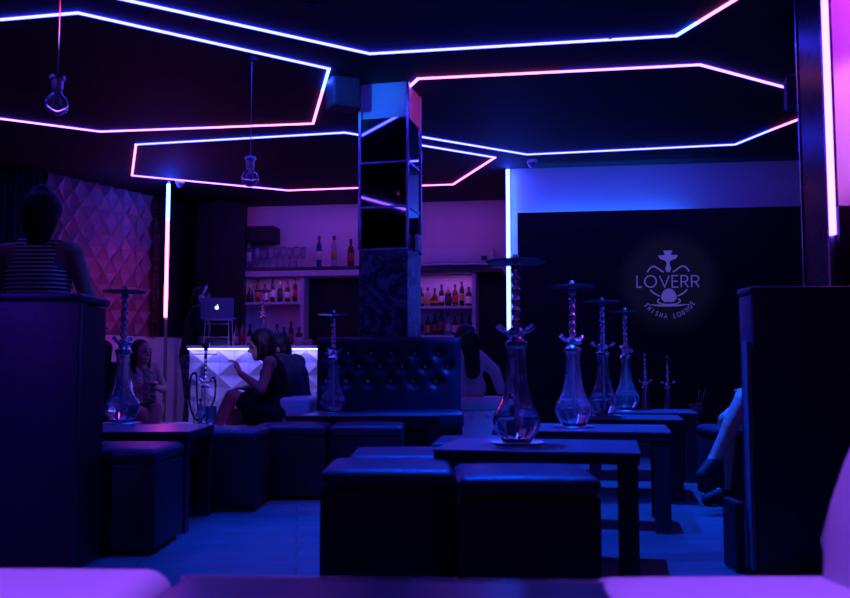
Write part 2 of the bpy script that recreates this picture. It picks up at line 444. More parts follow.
# hanging bulbs
def pendant(u, vtop, vbot, Y, label):
    b = at(u, vbot, Y); tp = at(u, vtop, Y); L = tp.z-b.z
    t = thing('pendant_bulb', label, 'pendant lamp', (b.x, Y, b.z))
    r = L*.28
    bm = NB(); tube(bm, [(0, 0, L), (0, 0, HC-b.z-.03)], .0045); obj('cord', bm, mat('grey_cord', (.4, .35, .45), .6), t)
    bm = NB(); lathe(bm, [(.05, HC-b.z-.03), (.05, HC-b.z-.001)], 20); obj('ceiling_rose', bm, m_black, t, True, angle=40)
    bm = NB(); lathe(bm, [(0, L), (r*.62, L), (r*.68, L*.96), (r*.68, L*.9), (r*.5, L*.88), (r*.5, L*.66), (r*.42, L*.64), (0, L*.64)], 20, close=False); obj('lamp_socket', bm, m_steel, t, True, angle=40)
    prof = []
    cz = r*1.0
    for k in range(0, 15):
        a = -pi/2+k/14*(pi/2+1.05); prof.append((max(r*cos(a), 0), cz+r*sin(a)))
    prof += [(r*.42, L*.6), (r*.4, L*.66)]
    inner = [(max(0, x-.0022), z+(.0022 if z < cz else -.001)) for x, z in prof][::-1]
    bm = NB(); lathe(bm, prof+inner, 24, close=False); obj('glass_bulb', bm, m_glass, t, True)
    bm = NB()
    for k in range(5):
        a = 2*pi*k/5; b_ = a+2*pi/10
        tube(bm, [(r*.12*cos(a), r*.12*sin(a), L*.62), (r*.42*cos(a), r*.42*sin(a), cz+r*.45), (r*.5*cos(b_), r*.5*sin(b_), cz-r*.2), (r*.12*cos(b_), r*.12*sin(b_), L*.62)], .0016, 5)
    obj('filament', bm, m_steel, t)
pendant(56.5, 76, 115.5, 5.0, 'clear globe bulb hanging on a long cord, nearer one at the upper left')
pendant(250, 157, 187, 6.75, 'clear globe bulb hanging on a long cord, farther one in front of the bar')

# ------------------------------------------------------------------ BACK BOARD + LOGO
bz = at(516, 213, 10.5)
pb = C0+dC*.10; nC = V((dC.y, -dC.x, 0))
wb = (C1-C0).length+1.2
angC = atan2(dC.y, dC.x)
zt = at(516, 213, (C0+dC*.1).y-.14).z
bt = thing('display_board', 'large black board with the white lounge logo on the rear wall', 'board', pb+nC*.10, angC)
bm = NB(); box2(bm, (0, -.06, .0), (wb, 0, zt-.001), .004); obj('board_panel', bm, mat('matt_black_board', (.005, .005, .010), .6, var=.08), bt)
bm = NB()
for x in (.4, 1.6, 2.8, 3.8): box2(bm, (x, .001, .02), (x+.05, .098, zt-.3))
obj('rear_batten', bm, m_black, bt)

# logo in board-local coordinates
Yb = 10.1
def bl_(u, v):
    """pixel -> board local (x, z)"""
    d = ray(u, v); o = V((0, 0, H)); P0 = pb+nC*.165
    t = (P0-o).dot(nC)/d.dot(nC); w = o+d*t
    return (w-pb).dot(dC), w.z
m_logo = mat('white_vinyl', (.85, .85, .9), .5, var=.02)
lg = thing('lounge_logo', 'white hookah emblem reading LOVERR SHISHA LOUNGE on the black board', 'logo', pb+nC*.1605, angC)
def strip2(bm, pts, w, dep=.008):
    """flat ribbon of width w through 2D pts (local x,z) with mitred joints"""
    P = [V((a, b)) for a, b in pts]; L_ = []; R_ = []
    for i, p in enumerate(P):
        d1 = (P[i]-P[i-1]).normalized() if i > 0 else None; d2 = (P[i+1]-P[i]).normalized() if i < len(P)-1 else None
        if d1 is None: d1 = d2
        if d2 is None: d2 = d1
        n1 = V((-d1.y, d1.x)); n2 = V((-d2.y, d2.x)); mm = (n1+n2); mm = mm.normalized() if mm.length > .1 else n1
        k = min(2, 1/max(.35, mm.dot(n1))); L_.append(p+mm*w/2*k); R_.append(p-mm*w/2*k)
    f = []
    for y in (-dep, 0):
        f.append([[bm.verts.new((q.x, y, q.y)) for q in L_], [bm.verts.new((q.x, y, q.y)) for q in R_]])
    n = len(P)
    for i in range(n-1):
        bm.faces.new((f[0][0][i], f[0][0][i+1], f[0][1][i+1], f[0][1][i]))
        bm.faces.new((f[1][0][i], f[1][1][i], f[1][1][i+1], f[1][0][i+1]))
        bm.faces.new((f[0][0][i], f[1][0][i], f[1][0][i+1], f[0][0][i+1]))
        bm.faces.new((f[0][1][i], f[0][1][i+1], f[1][1][i+1], f[1][1][i]))
    for i in (0, n-1): bm.faces.new((f[0][0][i], f[0][1][i], f[1][1][i], f[1][0][i]))
def poly2(bm, pts, dep=.008):
    a = [bm.verts.new((x, -dep, z)) for x, z in pts]; b = [bm.verts.new((x, 0, z)) for x, z in pts]
    bm.faces.new(a); bm.faces.new(b[::-1])
    for k in range(len(pts)): k2 = (k+1) % len(pts); bm.faces.new((a[k], a[k2], b[k2], b[k]))
def arc(cx, cz, rx, rz, a0, a1, n=12): return [(cx+rx*cos(a0+(a1-a0)*i/n), cz+rz*sin(a0+(a1-a0)*i/n)) for i in range(n+1)]
GL = {  # stroke letters in unit height; (width, strokes)
 'L': (.5, [[(0, 1), (0, 0), (.5, 0)]]),
 'O': (1.0, [arc(.5, .5, .5, .5, 0, 2*pi, 24)]),
 'V': (.8, [[(0, 1), (.4, 0), (.8, 1)]]),
 'E': (.55, [[(.55, 1), (0, 1), (0, 0), (.55, 0)], [(0, .52), (.5, .52)]]),
 'R': (.6, [[(0, 0), (0, 1), (.35, 1)]+arc(.35, .74, .24, .26, pi/2, -pi/2, 8)[1:]+[(0, .48)], [(.28, .48), (.62, 0)]]),
 'S': (.5, [arc(.25, .74, .25, .26, pi*.15, pi*1.5, 8)+arc(.25, .24, .25, .24, pi/2, -pi*.85, 8)]),
 'H': (.6, [[(0, 0), (0, 1)], [(.6, 0), (.6, 1)], [(0, .5), (.6, .5)]]),
 'I': (.05, [[(0, 0), (0, 1)]]),
 'A': (.75, [[(0, 0), (.375, 1), (.75, 0)], [(.14, .35), (.61, .35)]]),
 'U': (.6, [[(0, 1), (0, .3)]+arc(.3, .3, .3, .3, pi, 2*pi, 8)+[(.6, 1)]]),
 'N': (.6, [[(0, 0), (0, 1), (.6, 0), (.6, 1)]]),
 'G': (.85, [arc(.45, .5, .45, .5, pi*.25, pi*1.85, 16)+[(.88, .45), (.5, .45)]]),
}
# LOVERR: letter boxes read from the photograph (u0,u1)
for ch, u0, u1 in (('L', 636.3, 642.5), ('O', 644, 657), ('V', 659, 670), ('E', 671.5, 679), ('R', 680.5, 688.5), ('R', 691, 699.5)):
    x0, z0 = bl_(u0+.8, 287.2); x1, z1 = bl_(u1-.8, 275.6); w_, st = GL[ch]
    bm = NB()
    for s_ in st: strip2(bm, [(x0+px_/w_*(x1-x0), z0+pz_*(z1-z0)) for px_, pz_ in s_], .0145)
    obj('letter', bm, m_logo, lg)
# hookah silhouette
cxl, _ = bl_(668, 260)
pxs = (bl_(688, 260)[0]-bl_(648, 260)[0])/40
def zl(v): return bl_(668, v)[1]
out = [(4.2, 250.5), (4.2, 252), (3.2, 253.5), (3.4, 255), (10, 255.3), (8.5, 258), (6, 259.6), (3.2, 260.3), (1.6, 262), (1.5, 265), (2.8, 267.5), (2.6, 269.5), (1.2, 272.2)]
bm = NB(); poly2(bm, [(cxl+x*pxs, zl(v)) for x, v in out]+[(cxl-x*pxs, zl(v)) for x, v in out[::-1]]); obj('hookah_emblem', bm, m_logo, lg)
for s_ in (-1, 1):
    bm = NB(); strip2(bm, [(cxl+s_*x*pxs, zl(v)) for x, v in ((4.5, 272), (7.5, 270.5), (10.5, 268), (13.5, 266.2), (16.5, 266.6), (19, 268.6), (21, 271.8))], .016); obj('hose_emblem', bm, m_logo, lg)
    bm = NB(); strip2(bm, [(cxl+s_*x*pxs, zl(v)) for x, v in ((18.5, 289.5), (16, 292), (13, 294.2), (9, 296))], .016); obj('hose_emblem', bm, m_logo, lg)
bm = NB(); poly2(bm, [(cxl+7.8*pxs*cos(a*pi/14), zl(298)+(zl(288.5)-zl(298))*sin(a*pi/14)) for a in range(15)]+[(cxl-6.5*pxs, zl(300)), (cxl-4.5*pxs, zl(302)), (cxl+4.5*pxs, zl(302)), (cxl+6.5*pxs, zl(300))]); obj('bowl_emblem', bm, m_logo, lg)
bm = NB(); strip2(bm, arc(cxl, zl(301), 11.3*pxs, 3.6*pxs, pi*.8, pi*2.2, 20), .014); obj('ring_emblem', bm, m_logo, lg)
bm = NB(); poly2(bm, [(cxl+x*pxs, zl(v)) for x, v in ((-23, 304), (-8, 304.6), (8, 304.6), (23, 304), (10, 306.3), (0, 306.6), (-10, 306.3))]); obj('plate_emblem', bm, m_logo, lg)
txt = 'SHISHA LOUNGE'; n = len(txt)
cy = zl(289.5); rad = 28.5*pxs
tot = 0
for i, ch in enumerate(txt):
    if ch == ' ': continue
    a = R(-90-57+114*i/(n-1)+2)
    c = V((cxl+rad*.96*cos(a), cy+rad*.96*sin(a))); t_ = V((-sin(a), cos(a))); up = -V((cos(a), sin(a)))
    w_, st = GL[ch]; hh = 4.6*pxs; sx = hh*.72
    bm = NB()
    for s_ in st:
        strip2(bm, [tuple(c+t_*((q-w_/2)*sx)+up*((r_-.5)*hh)) for q, r_ in s_], .007)
    obj('small_letter', bm, m_logo, lg)

# ------------------------------------------------------------------ BAR
def wpt(u, off=0):
    """point on the bar wall face for column u, off metres into the room"""
    d = ray(u, 371); nB = V((dB.y, -dB.x, 0)); P0 = B0+nB*off
    t = (P0-V((0, 0, H))).dot(nB)/V((d.x, d.y, 0)).dot(nB)
    return V((d.x*t, d.y*t, 0))
nB = V((dB.y, -dB.x, 0)); angB = atan2(dB.y, dB.x)
def zat(u, v, off=0): return at(u, v, wpt(u, off).y).z
def bx_local(bm, x0, x1, y0, y1, z0, z1, bev=0): box2(bm, (x0, -y1, z0), (x1, -y0, z1), bev)
def X(u, off=0): return (wpt(u, off)-B0).dot(dB)
m_shelf = mat('lilac_white_shelf', (.7, .7, .72), .4, var=.03)
m_shelfd = mat('dark_shelf_board', (.06, .05, .06), .4)
# long high shelf at left
t = thing('wall_shelf', 'long dark wall shelf holding glassware left of the column', 'shelf', B0, angB)
zs = zat(300, 267, .3)
bm = NB(); bx_local(bm, X(242, .3), X(380, .3), .002, .32, zs-.05, zs, .004); obj('shelf_board', bm, m_shelfd, t)
bm = NB(); bx_local(bm, X(242, .3), X(380, .3), .30, .325, zs-.13, zs-.052, .003); obj('front_lip', bm, m_shelf, t)
# lower shelf unit at left
def shelf_unit(label, u0, u1, ztop, zbot, shelves, back=True):
    t = thing('shelf_unit', label, 'shelf unit', B0, angB); x0, x1 = X(u0, .3), X(u1, .3)
    bm = NB(); bx_local(bm, x0, x0+.03, .004, .3, zbot, ztop, .002); obj('side_panel', bm, m_shelf, t)
    bm = NB(); bx_local(bm, x1-.05, x1, .004, .3, zbot, ztop, .002); obj('side_panel', bm, m_shelf, t)
    bm = NB(); bx_local(bm, x0+.031, x1-.051, .004, .02, zbot, ztop); obj('back_panel', bm, m_shelf, t)
    for z in shelves:
        bm = NB(); bx_local(bm, x0+.031, x1-.051, .021, .31, z-.035, z, .002); obj('shelf', bm, m_shelf, t)
    return t
zA = zat(270, 302, .3)
CT = 1.1
shelf_unit('pale shelf unit with bottles below the long shelf, left of the dark opening', 240, 303, zs-.14, CT-.25, [zA, CT-.1])
z2t = zat(450, 273, .3); z2a = zat(450, 306, .3); z2b = zat(450, 335, .3)
bm = NB(); bx_local(bm, X(412, .3), X(503, .3), .002, .33, z2t, z2t+.05, .004)
tag(obj('wall_shelf', bm, m_shelfd, None, loc=B0, rz=angB), 'dark wall shelf directly below the white air conditioner', 'shelf')
shelf_unit('lit bottle shelf unit right of the column under the air conditioner', 408, 476, z2t-.002, z2b-.1, [z2a, z2b])
# black slabs on the wall stand in for the dark inside the doorways
bm = NB(); bx_local(bm, X(304, .05), X(384, .05), .001, .03, 0, zs-.14)
tag(obj('door_shade_1', bm, m_black, None, loc=B0, rz=angB), kind='structure')
bm = NB(); bx_local(bm, X(479, .05), X(520, .05), .001, .03, 0, z2t-.003)
tag(obj('door_shade_2', bm, m_black, None, loc=B0, rz=angB), kind='structure')
# dark cabinet top left
bm = NB(); bx_local(bm, X(238, .3), X(272, .3), .002, .3, zat(255, 242, .3), zat(255, 226, .3), .01)
tag(obj('wall_box', bm, m_black, None, loc=B0, rz=angB), 'black wall-mounted box above the left end of the glass shelf', 'wall box')
# air conditioner
t = thing('air_conditioner', 'white split air conditioner on the purple-lit wall above the bottle shelves', 'air conditioner', B0, angB)
za, zb = zat(455, 265, .25), zat(455, 246.5, .25)
bm = NB(); bx_local(bm, X(414, .25), X(494, .25), .002, .25, za+.03, zb, .025); obj('housing', bm, m_plastic_w, t, True, angle=40)
bm = NB(); bx_local(bm, X(418, .25), X(490, .25), .06, .235, za, za+.035, .008); obj('air_louvre', bm, m_steel, t)
bm = NB(); bx_local(bm, X(482, .25), X(488, .25), .25, .254, za+.06, za+.12); obj('display_panel', bm, m_plastic_b, t)

# bottles --------------------------------------------------------------
m_bg = [mat('bottle_dark_green', (.02, .07, .03), .08, trans=.3, var=.05), mat('bottle_amber', (.2, .06, .015), .08, trans=.4, var=.05),
        mat('bottle_clear', (.7, .7, .75), .05, trans=.85, var=.02), mat('bottle_black', (.01, .01, .012), .12, var=.05), mat('bottle_blue', (.03, .08, .3), .07, trans=.5, var=.05)]
m_lab = [mat('paper_label_white', (.7, .68, .65), .6), mat('paper_label_red', (.55, .06, .06), .6), mat('paper_label_black', (.05, .05, .05), .5), mat('paper_label_gold', (.6, .42, .15), .4, .5)]
PROF = {
 'wine': ([(0, 0), (.036, 0), (.038, .01), (.038, .18), (.03, .215), (.014, .24), (.014, .30)], .3, .039, (.06, .15)),
 'spirit': ([(0, 0), (.042, 0), (.044, .01), (.044, .17), (.038, .19), (.015, .21), (.015, .26)], .26, .045, (.04, .14)),
 'flask': ([(0, 0), (.05, 0), (.054, .03), (.05, .1), (.03, .16), (.016, .19), (.016, .25)], .25, .053, (.05, .08)),
 'slim': ([(0, 0), (.03, 0), (.031, .01), (.031, .24), (.022, .27), (.013, .29), (.013, .34)], .34, .032, (.08, .18)),
}
protos = {}
def bottle(kind, gm, lm, loc, label, group):
    key = (kind, gm, lm)
    if key in protos: return dup(protos[key], loc, random.uniform(0, .3), label, group)
    pr, h, r, (l0, l1) = PROF[kind]
    t = thing('liquor_bottle', label, 'bottle', loc, 0, group)
    bm = NB(); lathe(bm, pr+[(0, h)], 14, close=False); bb = obj('bottle_body', bm, m_bg[gm], t, True, angle=50)
    bm = NB(); lathe(bm, [(r+.001, l0), (r+.0015, l0+.001), (r+.0015, l1-.001), (r+.001, l1)], 14, close=False); obj('paper_label', bm, m_lab[lm], bb, True)
    bm = NB(); lathe(bm, [(0, h-.035), (.018, h-.035), (.018, h+.012), (0, h+.012)], 12, close=False); obj('cap', bm, m_lab[2 if lm != 2 else 3], t, True, angle=40)
    protos[key] = t; return t
kinds = ['wine', 'spirit', 'slim', 'flask', 'wine', 'slim', 'spirit']
KD = {'wine': 'rounded', 'spirit': 'stout', 'slim': 'tall slim', 'flask': 'bulbous'}
GD = ['dark green', 'amber', 'clear', 'black', 'blue']; LD = ['a white label', 'a red label', 'a dark label', 'a gold label']
ORD = ['leftmost', 'second', 'third', 'fourth', 'fifth', 'sixth', 'seventh', 'eighth', 'ninth', 'tenth', 'eleventh', 'twelfth']
def row(u0, u1, n, z, off, where, group, seed, h=1.0):
    rnd = random.Random(seed)
    for i in range(n):
        u = u0+(u1-u0)*i/(n-1); w = wpt(u, off)
        k = rnd.choice(kinds); g = rnd.choice([0, 1, 2, 3, 3, 1]); l = rnd.choice([0, 1, 2, 0, 3])
        pos = ORD[i]+('' if i == 0 else ' from left')
        bottle(k, g, l, (w.x, w.y, z+.0005), f'{KD[k]} {GD[g]} bottle, {pos} {where}', group)
row(421, 469, 8, z2a, .16, 'on the upper shelf below the air conditioner', 'bottles on the upper right bar shelf', 3)
row(421, 469, 8, z2b, .16, 'on the lower shelf right of the column', 'bottles on the lower right bar shelf', 5)
row(249, 294, 7, zA, .16, 'on the shelf in the left bar unit', 'bottles on the left bar shelf', 9)

# glassware on the long shelf
m_gl2 = mat('frosted_glass', (.8, .8, .9), .12, trans=.75, var=.02)
bm = NB(); lathe(bm, [(.035, 0), (.035, .004), (.005, .008), (.005, .09), (.02, .1), (.032, .14), (.03, .2), (.028, .2), (.03, .14), (.018, .105), (0, .1)], 12)
g0 = None
for i in range(9):
    u = 249+i*6.6; w = wpt(u, .15+.07*(i % 2)); lab = f'stemmed glass on the long bar shelf, {ORD[i]}{"" if i == 0 else " from left"} in the row'
    if g0 is None: g0 = obj('wine_glass', bm, m_gl2, None, True, loc=(w.x, w.y, zs+.0005)); g0.scale = (1.35, 1.35, 1.5); tag(g0, lab, 'glass', 'stemmed glasses on the long bar shelf')
    else: g1 = g0.copy(); COL.objects.link(g1); g1.location = (w.x, w.y, zs+.0005); g1['label'] = lab
for (u, k, g, l, lab) in ((247, 'slim', 2, 0, 'tall clear bottle at the left end of the long bar shelf'), (318, 'slim', 4, 0, 'blue bottle on the long bar shelf between the glasses and the flask'),
                          (333, 'slim', 2, 3, 'tall clear bottle with gold label on the long bar shelf'), (350, 'wine', 1, 1, 'amber bottle with red label on the long bar shelf, nearest the column')):
    w = wpt(u, .24); b = bottle(k, g, l, (w.x, w.y, zs+.0005), lab, 'bottles on the long bar shelf'); b.scale = (1.25,)*3

# bar counter behind the DJ desk
t = thing('bar_counter', 'black bar counter with bottles behind the white faceted desk', 'counter', (0, 11.6, 0), 0)
bm = NB(); box2(bm, (-2.55, 0, 0), (.55, .45, CT-.05), .005); obj('counter_body', bm, m_black, t)
bm = NB(); box2(bm, (-2.6, -.04, CT-.05), (.6, .48, CT), .005); obj('countertop', bm, m_table, t)
def cpos(u): return (u-425)/F*11.8
rnd = random.Random(4)
for i, u in enumerate((236, 243, 250, 277, 284, 291, 299)):
    k = rnd.choice(['wine', 'spirit', 'slim']); g = rnd.choice([0, 1, 2, 2, 3]); l = rnd.choice([0, 1, 3])
    bottle(k, g, l, (cpos(u), 11.8, CT+.0005), f'{KD[k]} {GD[g]} bottle, {ORD[i]}{"" if i == 0 else " from left"} on the bar counter', 'bottles on the bar counter')
bm = NB(); lathe(bm, [(0, 0), (.05, 0), (.06, .05), (.06, .12), (.05, .12), (.05, .06), (0, .05)], 16, close=False)
tag(obj('candle_jar', bm, mat('pink_glass_jar', (.8, .3, .45), .2, trans=.3), None, True, loc=(cpos(308), 11.8, CT+.0005)), 'small pink glass jar at the right end of the bottles on the bar counter', 'jar')

# ------------------------------------------------------------------ HOOKAHS
VPROF = [(0, .006), (.05, .0), (.062, .004), (.072, .02), (.094, .06), (.101, .088), (.096, .115), (.076, .15), (.06, .185), (.05, .23), (.043, .28), (.039, .33), (.037, .375), (.043, .392), (.043, .40)]
def make_hookah(label, group=None, bowl=False, hose=False):
    t = thing('hookah', label, 'hookah', (0, 0, 0), 0, group)
    inner = [(max(0, r-.005), max(z, .014)) for r, z in VPROF[2:]][::-1]+[(0, .014)]
    bm = NB(); lathe(bm, VPROF+inner, 16, close=False); obj('glass_vase', bm, m_glass, t, True, angle=22)
    wp = [(0, .0155)]+[(max(0, r-.0062), max(z, .0155)) for r, z in VPROF[3:8]]+[(0, .15)]
    bm = NB(); lathe(bm, wp, 16, close=False); obj('water', bm, m_water, t, True, angle=30)
    bm = NB(); lathe(bm, [(0, -.0), (.1, -.0), (.112, .004), (.11, .006), (.098, .0035), (0, .0035)], 32, close=False)
    pl_ = obj('base_plate', bm, m_steel, t, True, angle=40); pl_.location.z = -.0045
    bm = NB(); lathe(bm, [(0, .05), (.008, .05), (.008, .385), (.03, .39), (.047, .4), (.047, .415), (.03, .425), (.026, .44), (.034, .45), (.034, .468), (.02, .478)], 18)
    prof = []
    z = .478
    for k in range(6):
        prof += [(.012, z), (.0195, z+.012), (.0205, z+.022), (.0195, z+.032), (.012, z+.043)]; z += .0445
    lathe(bm, prof+[(.02, .748), (0, .748)], 16); st_ = obj('stem', bm, m_chrome, t, True, angle=50)
    bm = NB(); lathe(bm, [(0, .7485), (.12, .7485), (.128, .756), (.124, .757), (.118, .7525), (0, .7525)], 32, close=False); obj('tray', bm, m_tray, t, True, angle=40)
    for a in (R(5), R(170)):
        bm = NB(); d = V((cos(a), sin(a), 0)); tube(bm, [V((0, 0, .445))+d*.026, V((0, 0, .462))+d*.05, V((0, 0, .485))+d*.078], [.01, .011, .013], 10)
        obj('hose_port', bm, m_chrome, st_, True, angle=50)
    bm = NB(); ellipsoid(bm, (0, -.045, .452), (.016, .016, .016)); obj('release_valve', bm, m_chrome, st_, True)
    bm = NB(); lathe(bm, [(0, .7535), (.014, .7535), (.016, .775), (.01, .785), (0, .785)], 12, close=False); obj('bowl_holder', bm, m_chrome, t, True, angle=40)
    if bowl:
        bm = NB(); lathe(bm, [(0, .786), (.02, .786), (.022, .81), (.04, .835), (.042, .87), (.036, .872), (.03, .84), (0, .83)], 18, close=False); obj('clay_bowl', bm, m_tray, t, True, angle=40)
    if hose:
        pts = [(.075, 0, .485), (.11, 0, .5), (.13, 0, .42), (.11, 0, .25), (.05, -.07, .1), (-.02, -.13, .06), (-.1, -.12, .2), (-.14, -.08, .4), (-.15, -.04, .52), (-.13, 0, .55), (-.11, 0, .5), (-.06, -.06, .3), (0, -.12, .12)]
        bm = NB(); cc = [V(p) for p in pts]; fine = []
        for i in range(len(cc)-1):
            p0 = cc[max(i-1, 0)]; p1 = cc[i]; p2 = cc[i+1]; p3 = cc[min(i+2, len(cc)-1)]
            for k in range(6):
                s = k/6; fine.append(.5*((2*p1)+(p2-p0)*s+(2*p0-5*p1+4*p2-p3)*s*s+(3*p1-p0-3*p2+p3)*s**3))
        tube(bm, fine+[cc[-1]], .011, 8); obj('smoking_hose', bm, m_rubber, t, True)
    return t
TZ = .5
hk = make_hookah('tall clear hookah on the nearest black table, in front of the corner light tube', 'hookahs in a row on the black tables')
def HP(u, vb, z=TZ): return onz(u, vb, z)
p1 = HP(517, 443.5); hk.location = (p1.x, p1.y, TZ+.005); hk.rotation_euler.z = R(10)
HL = [(574, 427, 1.0, 'second clear hookah from the front in the receding row, on the second table'),
      (604, 416.5, 1.0, 'third clear hookah in the receding row, on the third black table'),
      (627, 410.5, .99, 'fourth clear hookah in the receding row, left of the logo board emblem')]
g = 'hookahs in a row on the black tables'
hpos = [p1]
for i, (u, v, sc, lab) in enumerate(HL):
    q = HP(u, v); hpos.append(q); dup(hk, (q.x, q.y, TZ+.005), R((35, -15, 60)[i]), lab, g, sc)
# far two on a lower table
q5 = at(645, 431, 8.9); q6 = at(667.5, 428, 9.4)
LZ = .26
for (u, vt, Y, lab, rz) in ((645, 356, 8.6, 'small far hookah just right of the receding row, left one of the far pair', 20), (667.5, 359, 9.0, 'small far hookah under the logo, right one of the far pair', -25)):
    pt = at(u, vt, Y); sc = .86 if Y < 8.8 else .84
    dup(hk, (pt.x, Y, pt.z-.757*sc+.0045), R(rz), lab, 'far hookahs on the low table', sc)
    LZ = pt.z-.757*sc
    t2 = thing('low_table', 'low black table under the '+('left' if Y < 8.8 else 'right')+' one of the two far hookahs', 'table', (pt.x, Y, 0))
    bm = NB(); box2(bm, (-.17, -.17, LZ-.03), (.17, .17, LZ-.0005), .004); obj('tabletop', bm, m_table, t2)
    for sx in (-1, 1):
        for sy in (-1, 1): bm = NB(); box(bm, (sx*.14, sy*.14, (LZ-.03)/2), (.04, .04, LZ-.031)); obj('leg', bm, m_tleg, t2)
# hookah on left table
qL = HP(121.5, 423.5); dup(hk, (qL.x, qL.y, TZ+.005), R(75), 'clear hookah on the left table beside the tall booth back', 'hookahs on the left and middle tables')
qM = HP(333, 412.5); dup(hk, (qM.x, qM.y, TZ+.005), R(-40), 'clear hookah in front of the buttoned dark blue sofa', 'hookahs on the left and middle tables', .94)
hb = make_hookah('hookah with clay bowl and dark hose in front of the white faceted desk', None, True, True)
pD = at(206, 343.5, 8.35); zD = pD.z-.872*.86; hb.location = (pD.x, 8.35, zD+.004); hb.scale = (.86,)*3; hb.rotation_euler.z = R(-20)
t2 = thing('low_table', 'low black table under the hookah with hose before the faceted desk', 'table', (pD.x, 8.35, 0))
bm = NB(); box2(bm, (-.3, -.2, zD-.03), (.2, .2, zD-.0005), .004); obj('tabletop', bm, m_table, t2)
for sx in (-.26, .16):
    for sy in (-.16, .16): bm = NB(); box(bm, (sx, sy, (zD-.03)/2), (.04, .04, zD-.031)); obj('leg', bm, m_tleg, t2)
qB = V((cpos(264), 11.72, CT+.005)); dup(hk, qB, R(15), 'hookah standing on the bar counter in front of the left bottle shelves', 'hookahs on the bar', .98)

# ------------------------------------------------------------------ TABLES
def table(label, loc, w, d, rz, h=TZ, leg=.075, group=None):
    t = thing('lounge_table', label, 'table', loc, rz, group)
    bm = NB(); box2(bm, (0, 0, h-.012), (w, d, h), .003); obj('tabletop', bm, m_table, t)
    bm = NB(); box2(bm, (.004, .004, h-.045), (w-.004, d-.004, h-.0125), .003); obj('shaded_edge', bm, m_tleg, t)  # blackened slab under the top: shade of its front edge put into colour
    for x in (.01, w-.01-leg):
        for y in (.01, d-.01-leg):
            bm = NB(); box2(bm, (x, y, .0005), (x+leg, y+leg, h-.046), .003); obj('leg', bm, m_tleg, t)
    return t
TR = R(-12); tex = V((cos(TR), sin(TR), 0)); tey = V((-sin(TR), cos(TR), 0))
TL = ['nearest black lounge table under the front hookah of the row', 'second black lounge table of the row, under the second hookah', 'third black lounge table of the row, under the third hookah', 'farthest black lounge table of the row, under the fourth hookah']
for i, q in enumerate(hpos):
    W = .78; D = .62
    o = q-tex*(W*.37)-tey*(.30 if i else .34); table(TL[i], (o.x, o.y, 0), W, D, TR, group='black tables in a row with hookahs')
table('left black table beside the booth back, carrying a hookah and glass', (-1.74, 4.48, 0), .57, .66, R(2))
table('middle black table in front of the buttoned dark blue sofa', (-.95, 6.12, 0), 1.05, .44, 0)
# glass and small bottle on the left table
bm = NB(); lathe(bm, [(0, 0), (.028, 0), (.032, .1), (.029, .1), (.026, .012), (0, .012)], 16, close=False)
tag(obj('drinking_glass', bm, m_glass, None, True, loc=(-1.19, 5.04, TZ+.005)), 'clear drinking glass at the far right corner of the left table', 'glass')
b = bottle('slim', 2, 0, (-1.26, 5.08, TZ+.005), 'small clear bottle at the far right corner of the left table', 'table bottles'); b.scale = (.4,)*3
del b['group']

# ------------------------------------------------------------------ OTTOMANS
def ottoman_mesh(w, d, h):
    t = thing('ottoman', '', 'ottoman')
    bm = NB(); box2(bm, (0, 0, .025), (w, d, h-.07), .012); obj('ottoman_body', bm, m_leather_b, t, True, angle=40)
    bm = NB(); box2(bm, (-.004, -.004, h-.07), (w+.004, d+.004, h-.006), .03, 4)
    for v_ in bm.verts:
        if v_.co.z > h-.03: pass
    bmesh.ops.subdivide_edges(bm, edges=[e for e in bm.edges if e.calc_length() > .2], cuts=6, use_grid_fill=True)
    for v_ in bm.verts:
        if v_.co.z > h-.02:
            fx = (v_.co.x/w)*2-1; fy = (v_.co.y/d)*2-1
            v_.co.z += .014*max(0, 1-fx*fx)*max(0, 1-fy*fy)
    obj('seat_cushion', bm, m_leather, t, True, angle=60)
    for x in (.04, w-.04):
        for y in (.04, d-.04): bm = NB(); lathe(bm, [(.02, .0005), (.02, .0255)], 10, (x, y, 0)); obj('foot', bm, m_plastic_b, t)
    return t
OT = ottoman_mesh(.46, .45, .465)
first = True
def ott(x, y, label, rz=0, group='dark leather ottomans'):
    global first
    if first: OT.location = (x, y, 0); OT.rotation_euler.z = rz; OT['label'] = label; OT['group'] = group; first = False; return OT
    return dup(OT, (x, y, 0), rz, label, group)
ott(-.362, 3.14, 'dark leather ottoman in the front row, left one of the front pair')
ott(.107, 2.93, 'dark leather ottoman in the front row, right one tucked against the nearest table')
ott(-.31, 3.66, 'dark leather ottoman directly behind the left front ottoman')
ott(.03, 4.4, 'dark leather ottoman left of the second table, behind the nearest hookah', R(-6))
ott(.4, 5.4, 'dark leather ottoman left of the third table in the row', R(-6))
ott(-1.08, 5.66, 'dark leather ottoman left one of the pair in front of the middle table')
ott(-.6, 5.66, 'dark leather ottoman right one of the pair in front of the middle table')
ott(-1.42, 5.2, 'dark leather ottoman behind the right end of the left table', 0)
ott(-1.56, 3.66, 'dark leather ottoman in front of the left table beside the booth back')
oo = ott(1.76, 5.45, 'wide dark leather ottoman at the right, under the person with the bare crossed leg'); oo.scale = (1.7, 1, 1)

